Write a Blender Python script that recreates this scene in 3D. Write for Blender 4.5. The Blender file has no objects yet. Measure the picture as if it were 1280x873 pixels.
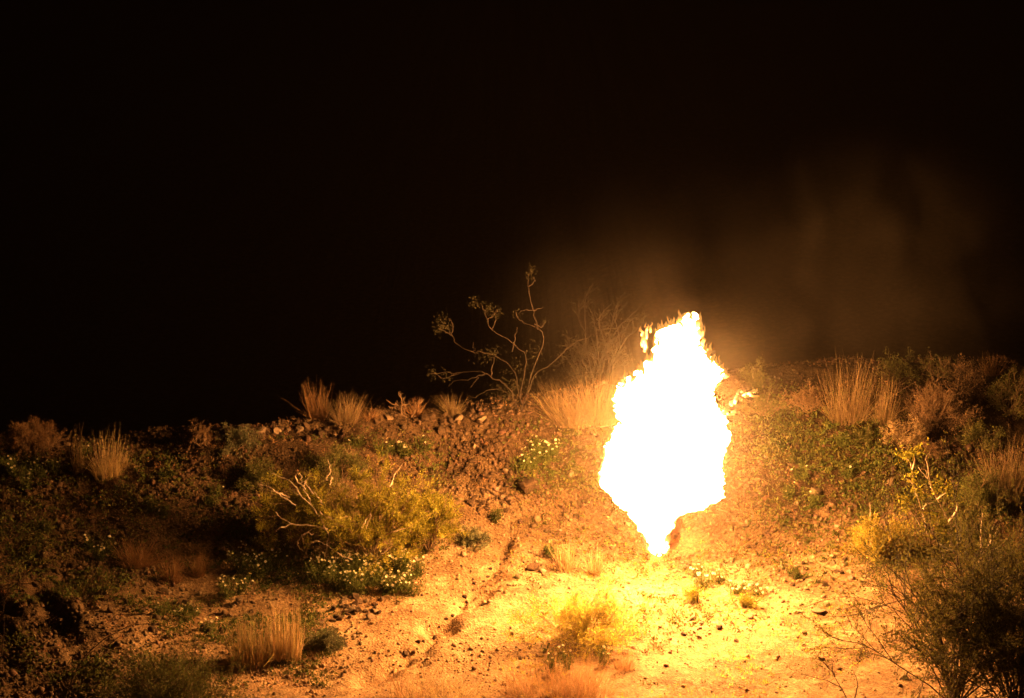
import bpy, math, random
import numpy as np
from mathutils import Vector

random.seed(11)
RNG = np.random.default_rng(11)
scene = bpy.context.scene
COL = scene.collection

# ------------------------------------------------------------------ camera, sky, exposure
PW, PH = 1280.0, 873.0
LENS, SENSOR = 49.66, 22.2
FPX = LENS / SENSOR * PW
CAM = np.array([0.0, 0.0, 9.0])
PITCH = math.radians(14.0)
cam_data = bpy.data.cameras.new("camera")
cam_data.sensor_width = SENSOR
cam_data.sensor_fit = 'HORIZONTAL'
cam_data.lens = LENS
cam_data.clip_start = 0.1
cam_data.clip_end = 3000
cam_data.dof.use_dof = True
cam_data.dof.focus_distance = 27.2
cam_data.dof.aperture_fstop = 2.2
cam = bpy.data.objects.new("camera", cam_data)
cam.location = CAM
cam.rotation_euler = (math.pi / 2 - PITCH, 0, 0)
COL.objects.link(cam)
scene.camera = cam

world = bpy.data.worlds.new("World")
scene.world = world
world.use_nodes = True
wn = world.node_tree.nodes
wl = world.node_tree.links
wn.clear()
wout = wn.new("ShaderNodeOutputWorld")
wbg = wn.new("ShaderNodeBackground")
wsky = wn.new("ShaderNodeTexSky")
wsky.sky_type = 'NISHITA'
wsky.sun_disc = False
wsky.sun_elevation = math.radians(-9)      # night: the sun is well below the horizon
wsky.sun_rotation = math.radians(200)
wbg.inputs[1].default_value = 0.002
wl.new(wsky.outputs[0], wbg.inputs[0])
wl.new(wbg.outputs[0], wout.inputs[0])

FIRE_RADIANCE = 200.0
FIRE_COLOUR = (1.0, 0.46, 0.13)
HAZE_DENSITY = 0.00016

vs = scene.view_settings
vs.view_transform = 'Standard'
vs.look = 'None'
vs.exposure = 0.0
vs.gamma = 1.0
vs.use_curve_mapping = False
scene.render.engine = 'CYCLES'
cy = scene.cycles
cy.max_bounces = 6
cy.diffuse_bounces = 3
cy.glossy_bounces = 2
cy.transmission_bounces = 4
cy.transparent_max_bounces = 16
cy.volume_bounces = 0
cy.volume_max_steps = 64
cy.volume_step_rate = 1.2
cy.sample_clamp_indirect = 6.0
cy.use_light_tree = False      # one big emitter: area sampling is faster and as clean
cy.filter_width = 1.6
cy.use_denoising = True
cy.denoiser = 'OPENIMAGEDENOISE'
cy.denoising_input_passes = 'RGB_ALBEDO_NORMAL'
cy.denoising_prefilter = 'ACCURATE'


# ------------------------------------------------------------------ noise and projection helpers
def _hash(ix, iy, seed):
    h = (ix.astype(np.int64) * 374761393 + iy.astype(np.int64) * 668265263 + seed * 974711) & 0xFFFFFFFF
    h = ((h ^ (h >> 13)) * 1274126177) & 0xFFFFFFFF
    return ((h ^ (h >> 16)) & 0xFFFFFF) / float(0xFFFFFF)


def vnoise(x, y, seed=0):
    x = np.asarray(x, float); y = np.asarray(y, float)
    ix = np.floor(x); iy = np.floor(y)
    fx = x - ix; fy = y - iy
    fx = fx * fx * (3 - 2 * fx); fy = fy * fy * (3 - 2 * fy)
    a = _hash(ix, iy, seed); b = _hash(ix + 1, iy, seed)
    c = _hash(ix, iy + 1, seed); d = _hash(ix + 1, iy + 1, seed)
    return (a * (1 - fx) + b * fx) * (1 - fy) + (c * (1 - fx) + d * fx) * fy - 0.5


def fbm(x, y, seed=0, octs=4, gain=0.5):
    r = 0; amp = 1.0
    for o in range(octs):
        r = r + amp * vnoise(np.asarray(x) * 2 ** o + 17.3 * o, np.asarray(y) * 2 ** o - 9.1 * o, seed + o)
        amp *= gain
    return r


F_ = np.array([0, math.cos(PITCH), -math.sin(PITCH)])
U_ = np.array([0, math.sin(PITCH), math.cos(PITCH)])


def pw(x, y, D):
    """the point that a pixel of the photograph shows at ground distance D"""
    d = F_ + np.array([1.0, 0, 0]) * (x - PW / 2) / FPX + U_ * (-(y - PH / 2) / FPX)
    return CAM + d * (D / d[1])


def to_px(P):
    P = np.asarray(P, float) - CAM
    dep = P @ F_
    return PW / 2 + FPX * P[..., 0] / dep, PH / 2 - FPX * (P @ U_) / dep


# ------------------------------------------------------------------ terrain height
CTRL = [
    (640, 873, 21.5), (830, 873, 21.5), (1000, 873, 21.5), (1280, 873, 21.44), (480, 873, 21.56), (300, 873, 21.5), (0, 873, 21.07), (150, 873, 21.32),
    (820, 693, 26.01), (700, 700, 25.77), (940, 700, 25.77), (600, 770, 23.91), (820, 780, 23.7), (1000, 780, 23.7), (500, 830, 22.52), (330, 825, 22.6),
    (200, 780, 23.47), (60, 800, 22.57), (60, 730, 24.33), (1180, 790, 23.38), (1280, 780, 23.59), (1150, 700, 25.6), (1270, 700, 25.66), (560, 650, 26.64),
    (640, 610, 27.13), (730, 640, 26.82), (440, 700, 25.55), (430, 610, 26.87), (300, 700, 25.43), (300, 610, 26.66), (100, 700, 25.1), (100, 620, 26.33),
    (0, 640, 25.86), (560, 570, 27.58), (640, 555, 27.79), (730, 560, 27.89), (640, 508, 28.37), (540, 515, 28.23), (440, 526, 28.05), (320, 535, 27.8),
    (200, 547, 27.6), (100, 556, 27.35), (0, 562, 27.15), (720, 506, 28.56), (830, 600, 27.35), (830, 500, 28.83), (910, 600, 27.24), (1000, 650, 26.59),
    (1000, 560, 27.98), (1075, 522, 28.7), (930, 500, 29.01), (1000, 480, 29.6), (1130, 600, 27.4), (1240, 468, 30.43), (1120, 470, 30.01), (1260, 610, 27.33),
    (1180, 540, 28.57), (1270, 540, 28.76),
]
_P = np.array([pw(*c) for c in CTRL])
_extra = []
for xx in (-9, -4.5, 0, 4.5, 9):
    _extra.append((xx, 17.0, 1.26)); _extra.append((xx, 19.0, 0.58))
for xx, cz, cd in ((-9, 0.95, 27.0), (-6, 1.0, 27.35), (-4, 1.0, 27.75), (-2, 1.07, 28.1), (0, 1.15, 28.4)):
    _extra.append((xx, cd + 1.6, cz - 0.7)); _extra.append((xx, cd + 4.0, cz - 2.0)); _extra.append((xx, cd + 9.0, cz - 4.6))
for xx, cd in ((2, 29.4), (4, 30.4), (6.5, 31.2), (9, 31.2)):
    _extra.append((xx, cd + 2.5, 0.35)); _extra.append((xx, cd + 7, -1.6))
_extra += [(-9, 22.5, 0.25), (-9, 24.5, 0.35), (9, 22.5, 0.15), (9, 25, 0.15), (9, 27.4, 0.55), (9, 29.5, 0.9)]
_P = np.vstack([_P, np.array(_extra, float)])


def _tps_k(r2):
    return np.where(r2 > 1e-9, r2 * np.log(np.maximum(r2, 1e-9)) * 0.5, 0.0)


_n = len(_P)
_K = _tps_k(((_P[:, None, :2] - _P[None, :, :2]) ** 2).sum(-1)) + np.eye(_n) * 0.02
_Q = np.hstack([np.ones((_n, 1)), _P[:, :2]])
_A = np.zeros((_n + 3, _n + 3)); _A[:_n, :_n] = _K; _A[:_n, _n:] = _Q; _A[_n:, :_n] = _Q.T
_W = np.linalg.solve(_A, np.concatenate([_P[:, 2], np.zeros(3)]))


def sstep(a, b, x):
    t = np.clip((np.asarray(x, float) - a) / (b - a), 0, 1)
    return t * t * (3 - 2 * t)


def at_z(x, y, z):
    d = pw(x, y, 1.0) - CAM
    return CAM + d * ((z - CAM[2]) / d[2])


GULLY = np.array([at_z(x, y, z)[:2] for x, y, z in ((430, 868, 0), (470, 846, 0), (506, 822, 0), (545, 792, 0), (576, 757, 0), (602, 722, .02), (632, 692, .05), (640, 664, .1))])


def seg_dist(X, Y, pts):
    best = np.full(np.shape(X), 1e9); side = np.zeros(np.shape(X))
    for a, b in zip(pts[:-1], pts[1:]):
        ab = b - a; L2 = (ab ** 2).sum()
        t = np.clip(((X - a[0]) * ab[0] + (Y - a[1]) * ab[1]) / L2, 0, 1)
        dx = X - (a[0] + t * ab[0]); dy = Y - (a[1] + t * ab[1])
        d = np.hypot(dx, dy)
        s = (ab[0] * dy - ab[1] * dx) / math.sqrt(L2)
        side = np.where(d < best, s, side); best = np.minimum(d, best)
    return best, side


def height_base(X, Y):
    X = np.asarray(X, float); Y = np.asarray(Y, float)
    sh = X.shape
    x = X.ravel(); y = Y.ravel()
    z = np.empty_like(x)
    cx = np.clip(x, -9, 9); cyv = np.clip(y, 17.0, 38)
    for i in range(0, len(x), 20000):
        s = slice(i, i + 20000)
        r2 = (cx[s, None] - _P[None, :, 0]) ** 2 + (cyv[s, None] - _P[None, :, 1]) ** 2
        z[s] = _tps_k(r2) @ _W[:_n] + _W[_n] + _W[_n + 1] * cx[s] + _W[_n + 2] * cyv[s]
    # hillside the photographer stands on, and the land falling away behind the crest
    near = np.maximum(17.0 - y, 0)
    z = z + np.minimum(near * 0.36, 7.5)
    far = np.maximum(y - 38, 0)
    z = z - np.minimum(far * 0.45, 16) + 4 * vnoise(x / 90, y / 90, 5) * sstep(20, 120, far)
    side = np.maximum(np.abs(x) - 9, 0)
    z = z + vnoise(x / 25, y / 25, 8) * 3 * sstep(0, 60, side)
    return z.reshape(sh)


def wash_mask(X, Y):
    """1 on the pale sand of the wash, 0 on the dark stony bank"""
    z = height_base(X, Y)
    px = X / np.maximum(Y, 1) * FPX + 640
    edge = 0.45 * fbm(np.asarray(X) / 1.1, np.asarray(Y) / 0.9, 40, 4, .6)
    m = 1 - sstep(0.02, 0.55, z + 0.9 * edge)
    left = sstep(-5.6, -2.7, np.asarray(X) + 0.9 * edge)
    front = sstep(27.6, 25.0, np.asarray(Y) + 1.6 * edge - 0.4 * sstep(0.2, -1.5, np.asarray(X)))
    return m * left * front


def height(X, Y):
    X = np.asarray(X, float); Y = np.asarray(Y, float)
    z = height_base(X, Y)
    w = wash_mask(X, Y)
    rough = 1 - 0.6 * w
    z = z + rough * (0.20 * fbm(X / 1.1, Y / 1.1, 1, 4))
    z = z + rough * 0.05 * np.abs(fbm(X / 0.21, Y / 0.21, 2, 3)) + 0.012 * fbm(X / 0.12, Y / 0.12, 3, 2)
    # runnels down the crumbling left bank
    lb = sstep(-3.9, -5.2, X) * sstep(24.9, 24.0, Y) * sstep(20.5, 21.5, Y)
    z = z - lb * 0.11 * sstep(0.05, 0.35, np.abs(fbm((X + 0.4 * Y) / 0.45, Y / 1.6, 21, 3)))
    d, s = seg_dist(X, Y, GULLY)
    wob = 0.30 * fbm(X / 0.42, Y / 0.42, 31, 3)
    d = np.abs(d + wob)
    z = z - 0.14 * np.exp(-(d / 0.13) ** 2) * (0.6 + 0.8 * np.abs(vnoise(X / 0.4, Y / 0.4, 33)))
    z = z + 0.03 * sstep(0.5, 0.0, d) * np.sign(-s) * 0.5
    return z


_D = np.arange(15.0, 60.0, 0.02)


def hit(x, y):
    """where the line of sight through a pixel meets the ground"""
    p = np.array([pw(x, y, d) for d in (15.0, 60.0)])
    t = (_D - 15.0) / 45.0
    q = p[0] + (p[1] - p[0]) * t[:, None]
    g = height(q[:, 0], q[:, 1])
    k = np.nonzero(q[:, 2] <= g)[0]
    i = k[0] if len(k) else len(_D) - 1
    return np.array([q[i, 0], q[i, 1], g[i]])


def on_ground(P, lift=0.0):
    P = np.asarray(P, float)
    return np.array([P[0], P[1], float(height(P[0], P[1])) + lift])


# ------------------------------------------------------------------ mesh helpers
def make_mesh(name, V, Fc, tint=None, smooth=False):
    V = np.asarray(V, np.float32).reshape(-1, 3); Fc = np.asarray(Fc, np.int32)
    me = bpy.data.meshes.new(name)
    k = Fc.shape[1]; m = len(Fc)
    me.vertices.add(len(V)); me.vertices.foreach_set("co", V.ravel())
    me.loops.add(m * k); me.loops.foreach_set("vertex_index", Fc.ravel())
    me.polygons.add(m)
    me.polygons.foreach_set("loop_start", np.arange(0, m * k, k, dtype=np.int32))
    me.polygons.foreach_set("loop_total", np.full(m, k, np.int32))
    if smooth:
        me.polygons.foreach_set("use_smooth", np.ones(m, bool))
    me.update(calc_edges=True)
    if tint is not None:
        a = me.attributes.new("tint", 'FLOAT_COLOR', 'POINT')
        t = np.ones((len(V), 4), np.float32); t[:, :3] = tint
        a.data.foreach_set("color", t.ravel())
    return me


def obj(name, me, mat=None, parent=None, loc=None):
    o = bpy.data.objects.new(name, me)
    COL.objects.link(o)
    if mat is not None and me is not None and not me.materials:
        me.materials.append(mat)
    if parent is not None:
        o.parent = parent
    if loc is not None:
        o.location = loc
    return o


def tag(o, label, cat=None, group=None, kind=None):
    o["label"] = label
    if cat: o["category"] = cat
    if group: o["group"] = group
    if kind: o["kind"] = kind
    return o


def thing(name, label, cat, loc, group=None):
    o = bpy.data.objects.new(name, None)
    o.empty_display_size = 0.1
    COL.objects.link(o)
    o.location = loc
    return tag(o, label, cat, group)


def ribbons(paths, w0, w1, rng):
    """flat tapering blades: paths (N,K,3)"""
    paths = np.asarray(paths, float); N, K, _ = paths.shape
    ang = rng.uniform(0, math.pi, N)
    side = np.stack([np.cos(ang), np.sin(ang), np.zeros(N)], -1)
    t = np.linspace(0, 1, K)
    w = (np.asarray(w0).reshape(-1, 1) * (1 - t) + np.asarray(w1).reshape(-1, 1) * t) * 0.5
    if w.shape[0] == 1: w = np.repeat(w, N, 0)
    V = np.stack([paths - side[:, None] * w[..., None], paths + side[:, None] * w[..., None]], 2).reshape(-1, 3)
    base = (np.arange(N) * K * 2)[:, None] + (np.arange(K - 1) * 2)[None]
    Fc = np.stack([base, base + 1, base + 3, base + 2], -1).reshape(-1, 4)
    return V, Fc, np.repeat(np.arange(N), K * 2)


def leaves(C, direction, L, W, rng):
    """leaf-shaped quads"""
    C = np.asarray(C, float); N = len(C)
    d = direction / np.maximum(np.linalg.norm(direction, axis=1, keepdims=True), 1e-6)
    r = rng.normal(size=(N, 3)); s = np.cross(d, r); s /= np.maximum(np.linalg.norm(s, axis=1, keepdims=True), 1e-6)
    L = np.broadcast_to(np.asarray(L, float), (N,))[:, None]; W = np.broadcast_to(np.asarray(W, float), (N,))[:, None]
    up = np.cross(s, d) * L * 0.12
    V = np.stack([C, C + d * L * 0.5 + s * W * 0.5 + up, C + d * L, C + d * L * 0.5 - s * W * 0.5 + up], 1).reshape(-1, 3)
    Fc = np.arange(N * 4).reshape(-1, 4)
    return V, Fc, np.repeat(np.arange(N), 4)


def tubes(paths, sides=5):
    """tapered round branches: list of (points, r0, r1)"""
    VV, FF = [], []; off = 0
    for pts, r0, r1 in paths:
        pts = np.asarray(pts, float); K = len(pts)
        tan = np.gradient(pts, axis=0); tan /= np.maximum(np.linalg.norm(tan, axis=1, keepdims=True), 1e-9)
        ref = np.array([0.31, 0.87, 0.2]); a = np.cross(tan, ref); a /= np.maximum(np.linalg.norm(a, axis=1, keepdims=True), 1e-9)
        b = np.cross(tan, a)
        r = np.linspace(r0, r1, K)
        th = np.arange(sides) * 2 * math.pi / sides
        ring = pts[:, None] + r[:, None, None] * (a[:, None] * np.cos(th)[None, :, None] + b[:, None] * np.sin(th)[None, :, None])
        VV.append(ring.reshape(-1, 3))
        i = np.arange(K - 1)[:, None] * sides; j = np.arange(sides)[None]; j2 = (j + 1) % sides
        FF.append((np.stack([i + j, i + j2, i + sides + j2, i + sides + j], -1).reshape(-1, 4)) + off)
        off += K * sides
    return np.vstack(VV), np.vstack(FF)


def smooth_path(pts, n=4, jit=0.0, rng=RNG):
    pts = np.asarray(pts, float); K = len(pts); out = []
    P = np.vstack([2 * pts[0] - pts[1], pts, 2 * pts[-1] - pts[-2]])
    for i in range(1, K):
        p0, p1, p2, p3 = P[i - 1], P[i], P[i + 1], P[i + 2]
        for t in np.arange(n) / n:
            out.append(0.5 * (2 * p1 + (p2 - p0) * t + (2 * p0 - 5 * p1 + 4 * p2 - p3) * t ** 2 + (3 * p1 - p0 - 3 * p2 + p3) * t ** 3))
    out.append(pts[-1]); out = np.array(out)
    if jit: out[1:] += rng.normal(size=out[1:].shape) * jit
    return out


_ico = None


def ico(sub=1):
    t = (1 + 5 ** 0.5) / 2
    V = np.array([(-1, t, 0), (1, t, 0), (-1, -t, 0), (1, -t, 0), (0, -1, t), (0, 1, t), (0, -1, -t), (0, 1, -t), (t, 0, -1), (t, 0, 1), (-t, 0, -1), (-t, 0, 1)], float)
    F = [(0, 11, 5), (0, 5, 1), (0, 1, 7), (0, 7, 10), (0, 10, 11), (1, 5, 9), (5, 11, 4), (11, 10, 2), (10, 7, 6), (7, 1, 8), (3, 9, 4), (3, 4, 2), (3, 2, 6), (3, 6, 8), (3, 8, 9), (4, 9, 5), (2, 4, 11), (6, 2, 10), (8, 6, 7), (9, 8, 1)]
    V = [tuple(v / np.linalg.norm(v)) for v in V]
    for _ in range(sub):
        cache = {}; G = []
        def mid(a, b):
            k = (min(a, b), max(a, b))
            if k not in cache:
                m = np.array(V[a]) + np.array(V[b]); V.append(tuple(m / np.linalg.norm(m))); cache[k] = len(V) - 1
            return cache[k]
        for a, b, c in F:
            x, y, z = mid(a, b), mid(b, c), mid(c, a)
            G += [(a, x, z), (b, y, x), (c, z, y), (x, y, z)]
        F = G
    return np.array(V), np.array(F)


# ------------------------------------------------------------------ materials
def new_mat(name):
    m = bpy.data.materials.new(name); m.use_nodes = True
    m.node_tree.nodes.clear()
    return m, m.node_tree.nodes, m.node_tree.links


def mat_plant(name, col, transl=0.35, var=0.25):
    m, n, l = new_mat(name)
    out = n.new("ShaderNodeOutputMaterial")
    at = n.new("ShaderNodeAttribute"); at.attribute_name = "tint"
    mul = n.new("ShaderNodeMix"); mul.data_type = 'RGBA'; mul.blend_type = 'MULTIPLY'; mul.inputs[0].default_value = 1
    mul.inputs[6].default_value = (*col, 1); l.new(at.outputs[0], mul.inputs[7])
    tc = n.new("ShaderNodeTexCoord"); nz = n.new("ShaderNodeTexNoise"); nz.inputs["Scale"].default_value = 14; nz.inputs["Detail"].default_value = 3
    l.new(tc.outputs["Object"], nz.inputs["Vector"])
    mr = n.new("ShaderNodeMapRange"); mr.inputs[1].default_value = 0.3; mr.inputs[2].default_value = 0.7; mr.inputs[3].default_value = 1 - var; mr.inputs[4].default_value = 1 + var
    l.new(nz.outputs["Fac"], mr.inputs[0])
    mul2 = n.new("ShaderNodeMix"); mul2.data_type = 'RGBA'; mul2.blend_type = 'MULTIPLY'; mul2.inputs[0].default_value = 1
    l.new(mul.outputs[2], mul2.inputs[6]); l.new(mr.outputs[0], mul2.inputs[7])
    b = n.new("ShaderNodeBsdfPrincipled"); b.inputs["Roughness"].default_value = 0.75; b.inputs["Specular IOR Level"].default_value = 0.15
    l.new(mul2.outputs[2], b.inputs["Base Color"])
    tr = n.new("ShaderNodeBsdfTranslucent"); l.new(mul2.outputs[2], tr.inputs[0])
    mx = n.new("ShaderNodeMixShader"); mx.inputs[0].default_value = transl
    l.new(b.outputs[0], mx.inputs[1]); l.new(tr.outputs[0], mx.inputs[2]); l.new(mx.outputs[0], out.inputs[0])
    return m


def mat_rock(name, c1, c2, scale=6):
    m, n, l = new_mat(name)
    out = n.new("ShaderNodeOutputMaterial"); b = n.new("ShaderNodeBsdfPrincipled")
    b.inputs["Roughness"].default_value = 0.9; b.inputs["Specular IOR Level"].default_value = 0.2
    tc = n.new("ShaderNodeTexCoord"); nz = n.new("ShaderNodeTexNoise"); nz.inputs["Scale"].default_value = scale; nz.inputs["Detail"].default_value = 6
    l.new(tc.outputs["Object"], nz.inputs["Vector"])
    cr = n.new("ShaderNodeValToRGB"); cr.color_ramp.elements[0].position = 0.3; cr.color_ramp.elements[1].position = 0.72
    cr.color_ramp.elements[0].color = (*c1, 1); cr.color_ramp.elements[1].color = (*c2, 1)
    l.new(nz.outputs["Fac"], cr.inputs[0])
    at = n.new("ShaderNodeAttribute"); at.attribute_name = "tint"
    mul = n.new("ShaderNodeMix"); mul.data_type = 'RGBA'; mul.blend_type = 'MULTIPLY'; mul.inputs[0].default_value = 1
    l.new(cr.outputs[0], mul.inputs[6]); l.new(at.outputs[0], mul.inputs[7]); l.new(mul.outputs[2], b.inputs["Base Color"])
    bp = n.new("ShaderNodeBump"); bp.inputs["Strength"].default_value = 0.5; bp.inputs["Distance"].default_value = 0.01
    nz2 = n.new("ShaderNodeTexNoise"); nz2.inputs["Scale"].default_value = scale * 7; nz2.inputs["Detail"].default_value = 4
    l.new(tc.outputs["Object"], nz2.inputs["Vector"]); l.new(nz2.outputs["Fac"], bp.inputs["Height"]); l.new(bp.outputs[0], b.inputs["Normal"])
    l.new(b.outputs[0], out.inputs[0])
    return m


def mat_ground():
    m, n, l = new_mat("desert_soil")
    out = n.new("ShaderNodeOutputMaterial"); b = n.new("ShaderNodeBsdfPrincipled")
    b.inputs["Roughness"].default_value = 0.95; b.inputs["Specular IOR Level"].default_value = 0.1
    tc = n.new("ShaderNodeTexCoord")
    def noise(sc, det=5, rough=0.6):
        z = n.new("ShaderNodeTexNoise"); z.inputs["Scale"].default_value = sc; z.inputs["Detail"].default_value = det; z.inputs["Roughness"].default_value = rough
        l.new(tc.outputs["Object"], z.inputs["Vector"]); return z
    def ramp(src, e):
        c = n.new("ShaderNodeValToRGB"); r = c.color_ramp
        while len(r.elements) < len(e): r.elements.new(0.5)
        for el, (p, col) in zip(r.elements, e): el.position = p; el.color = (*col, 1)
        l.new(src, c.inputs[0]); return c
    bank = ramp(noise(3.2, 8, 0.7).outputs["Fac"], [(0.25, (0.032, 0.018, 0.009)), (0.5, (0.062, 0.036, 0.018)), (0.75, (0.115, 0.071, 0.036))])
    sand = ramp(noise(2.6, 10, 0.78).outputs["Fac"], [(0.30, (0.120, 0.064, 0.031)), (0.5, (0.215, 0.127, 0.062)), (0.68, (0.35, 0.235, 0.128))])
    peb = n.new("ShaderNodeTexVoronoi"); peb.inputs["Scale"].default_value = 42
    l.new(tc.outputs["Object"], peb.inputs["Vector"])
    pebm = n.new("ShaderNodeMapRange"); pebm.inputs[1].default_value = 0.0; pebm.inputs[2].default_value = 1.0; pebm.inputs[3].default_value = 0.62; pebm.inputs[4].default_value = 1.25
    sep = n.new("ShaderNodeSeparateColor"); l.new(peb.outputs["Color"], sep.inputs[0]); l.new(sep.outputs[0], pebm.inputs[0])
    at = n.new("ShaderNodeAttribute"); at.attribute_name = "tint"
    sp = n.new("ShaderNodeSeparateColor"); l.new(at.outputs[0], sp.inputs[0])
    mx = n.new("ShaderNodeMix"); mx.data_type = 'RGBA'; l.new(sp.outputs[0], mx.inputs[0]); l.new(bank.outputs[0], mx.inputs[6]); l.new(sand.outputs[0], mx.inputs[7])
    mul = n.new("ShaderNodeMix"); mul.data_type = 'RGBA'; mul.blend_type = 'MULTIPLY'; mul.inputs[0].default_value = 1
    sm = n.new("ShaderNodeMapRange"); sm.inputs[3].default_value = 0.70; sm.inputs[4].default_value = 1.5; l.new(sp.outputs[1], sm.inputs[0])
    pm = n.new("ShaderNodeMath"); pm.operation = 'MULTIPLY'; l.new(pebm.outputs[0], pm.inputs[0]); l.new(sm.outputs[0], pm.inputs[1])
    l.new(mx.outputs[2], mul.inputs[6]); l.new(pm.outputs[0], mul.inputs[7]); l.new(mul.outputs[2], b.inputs["Base Color"])
    bp = n.new("ShaderNodeBump"); bp.inputs["Strength"].default_value = 0.7; bp.inputs["Distance"].default_value = 0.02
    add = n.new("ShaderNodeMath"); l.new(noise(30, 6, 0.65).outputs["Fac"], add.inputs[0]); l.new(peb.outputs["Distance"], add.inputs[1])
    l.new(add.outputs[0], bp.inputs["Height"]); l.new(bp.outputs[0], b.inputs["Normal"])
    l.new(b.outputs[0], out.inputs[0])
    return m


def mat_flame(name, strength, col, sampling, vary=0.0):
    m, n, l = new_mat(name)
    out = n.new("ShaderNodeOutputMaterial"); e = n.new("ShaderNodeEmission")
    e.inputs[0].default_value = (*col, 1); e.inputs[1].default_value = strength
    if vary:       # hot root, cooler tip: heat is stored along every lick
        at = n.new("ShaderNodeAttribute"); at.attribute_name = "tint"
        sp = n.new("ShaderNodeSeparateColor"); l.new(at.outputs[0], sp.inputs[0])
        tc = n.new("ShaderNodeTexCoord"); nz = n.new("ShaderNodeTexNoise"); nz.inputs["Scale"].default_value = 9; nz.inputs["Detail"].default_value = 3
        l.new(tc.outputs["Object"], nz.inputs["Vector"])
        mr = n.new("ShaderNodeMapRange"); mr.inputs[1].default_value = 0.3; mr.inputs[2].default_value = 0.7
        mr.inputs[3].default_value = strength * (1 - vary); mr.inputs[4].default_value = strength * (1 + vary)
        l.new(nz.outputs["Fac"], mr.inputs[0])
        mh = n.new("ShaderNodeMath"); mh.operation = 'MULTIPLY'; l.new(mr.outputs[0], mh.inputs[0]); l.new(sp.outputs[0], mh.inputs[1]); l.new(mh.outputs[0], e.inputs[1])
    if sampling == 'FRONT':     # the jet at the foot is cooler than the billowing top
        tc = n.new("ShaderNodeTexCoord"); sx = n.new("ShaderNodeSeparateXYZ"); l.new(tc.outputs["Object"], sx.inputs[0])
        mr = n.new("ShaderNodeMapRange"); mr.inputs[1].default_value = 0.3; mr.inputs[2].default_value = 2.5; mr.inputs[3].default_value = strength * .3; mr.inputs[4].default_value = strength * 1.55
        l.new(sx.outputs[2], mr.inputs[0]); l.new(mr.outputs[0], e.inputs[1])
    l.new(e.outputs[0], out.inputs[0])
    m.cycles.emission_sampling = sampling
    return m


M = dict(
    ground=mat_ground(),
    rock=mat_rock("rust_brown_rock", (0.042, 0.023, 0.012), (0.118, 0.068, 0.036)),
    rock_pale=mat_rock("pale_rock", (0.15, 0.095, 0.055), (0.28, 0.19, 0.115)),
    straw=mat_plant("dry_straw", (0.50, 0.35, 0.175), 0.4),
    straw_red=mat_plant("russet_straw", (0.36, 0.20, 0.095), 0.4),
    twig=mat_plant("dry_twig", (0.19, 0.115, 0.065), 0.1),
    twig_pale=mat_plant("bleached_twig", (0.46, 0.34, 0.24), 0.05),
    bark=mat_plant("shrub_bark", (0.05, 0.029, 0.017), 0.0),
    bark_dark=mat_plant("dark_bark", (0.025, 0.015, 0.009), 0.0),
    twig_leaf=mat_plant("dusty_leaf", (0.042, 0.033, 0.014), 0.25),
    green=mat_plant("herb_green", (0.100, 0.110, 0.027), 0.35),
    yellow_green=mat_plant("yellow_green_leaf", (0.27, 0.235, 0.03), 0.45),
    olive=mat_plant("olive_leaf", (0.13, 0.125, 0.035), 0.35),
    grey_green=mat_plant("grey_green_leaf", (0.17, 0.165, 0.085), 0.3),
    creosote=mat_plant("creosote_leaf", (0.120, 0.102, 0.028), 0.45),
    yellow_bright=mat_plant("sunny_yellow_leaf", (0.42, 0.33, 0.06), 0.62),
    straw_dull=mat_plant("dimmed_straw", (0.26, 0.175, 0.09), 0.35),  # darker straw copy: weaker firelight put into the colour
    russet_dull=mat_plant("dimmed_russet", (0.21, 0.125, 0.065), 0.3),  # russet copy dimmed by colour where the fire lights shrubs too strongly
    petal=mat_plant("white_petal", (0.70, 0.62, 0.44), 0.3, 0.1),
    flower_eye=mat_plant("yellow_flower_eye", (0.6, 0.38, 0.04), 0.1, 0.1),
    flame=mat_flame("flame_core", FIRE_RADIANCE, FIRE_COLOUR, 'FRONT'),
    tongue=mat_flame("flame_tongue", 9.0, (1.0, 0.42, 0.09), 'NONE', 0.4),
    ember=mat_flame("flame_flicker", 12.0, (1.0, 0.44, 0.10), 'NONE', 0.6),
)


# ------------------------------------------------------------------ ground sheet
def axis(lo, hi, step, far, grow):
    mid = np.arange(lo, hi + step * 0.5, step)
    a, s, left, right = lo, step, [], []
    while a > -far:
        s *= grow; a -= s; left.append(a)
    a, s = hi, step
    while a < far:
        s *= grow; a += s; right.append(a)
    return np.concatenate([left[::-1], mid, right])


gx = axis(-7.2, 7.2, 0.036, 900, 1.22)
gy = axis(20.6, 31.0, 0.033, 1500, 1.18)
gy = gy[gy > -600]
GX, GY = np.meshgrid(gx, gy)
GZ = height(GX, GY)
nx, ny = len(gx), len(gy)
ii = (np.arange(ny - 1)[:, None] * nx + np.arange(nx - 1)[None]).ravel()
w_attr = wash_mask(GX, GY).ravel()
# ground colour lifted on the left in place of light, plus random blotches
light_tone = (0.45 + 0.45 * sstep(0.6, -1.6, GX + 1.2 * fbm(GX / 1.5, GY / 1.2, 44, 3)) + 0.5 * fbm(GX / 0.8, GY / 0.5, 45, 3)).clip(0, 1).ravel()
me = make_mesh("ground", np.stack([GX, GY, GZ], -1), np.stack([ii, ii + 1, ii + nx + 1, ii + nx], -1), np.stack([w_attr, light_tone, w_attr], -1), True)
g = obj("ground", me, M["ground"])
tag(g, "pale sandy wash rising to dark stony desert banks", kind="structure")

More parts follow.
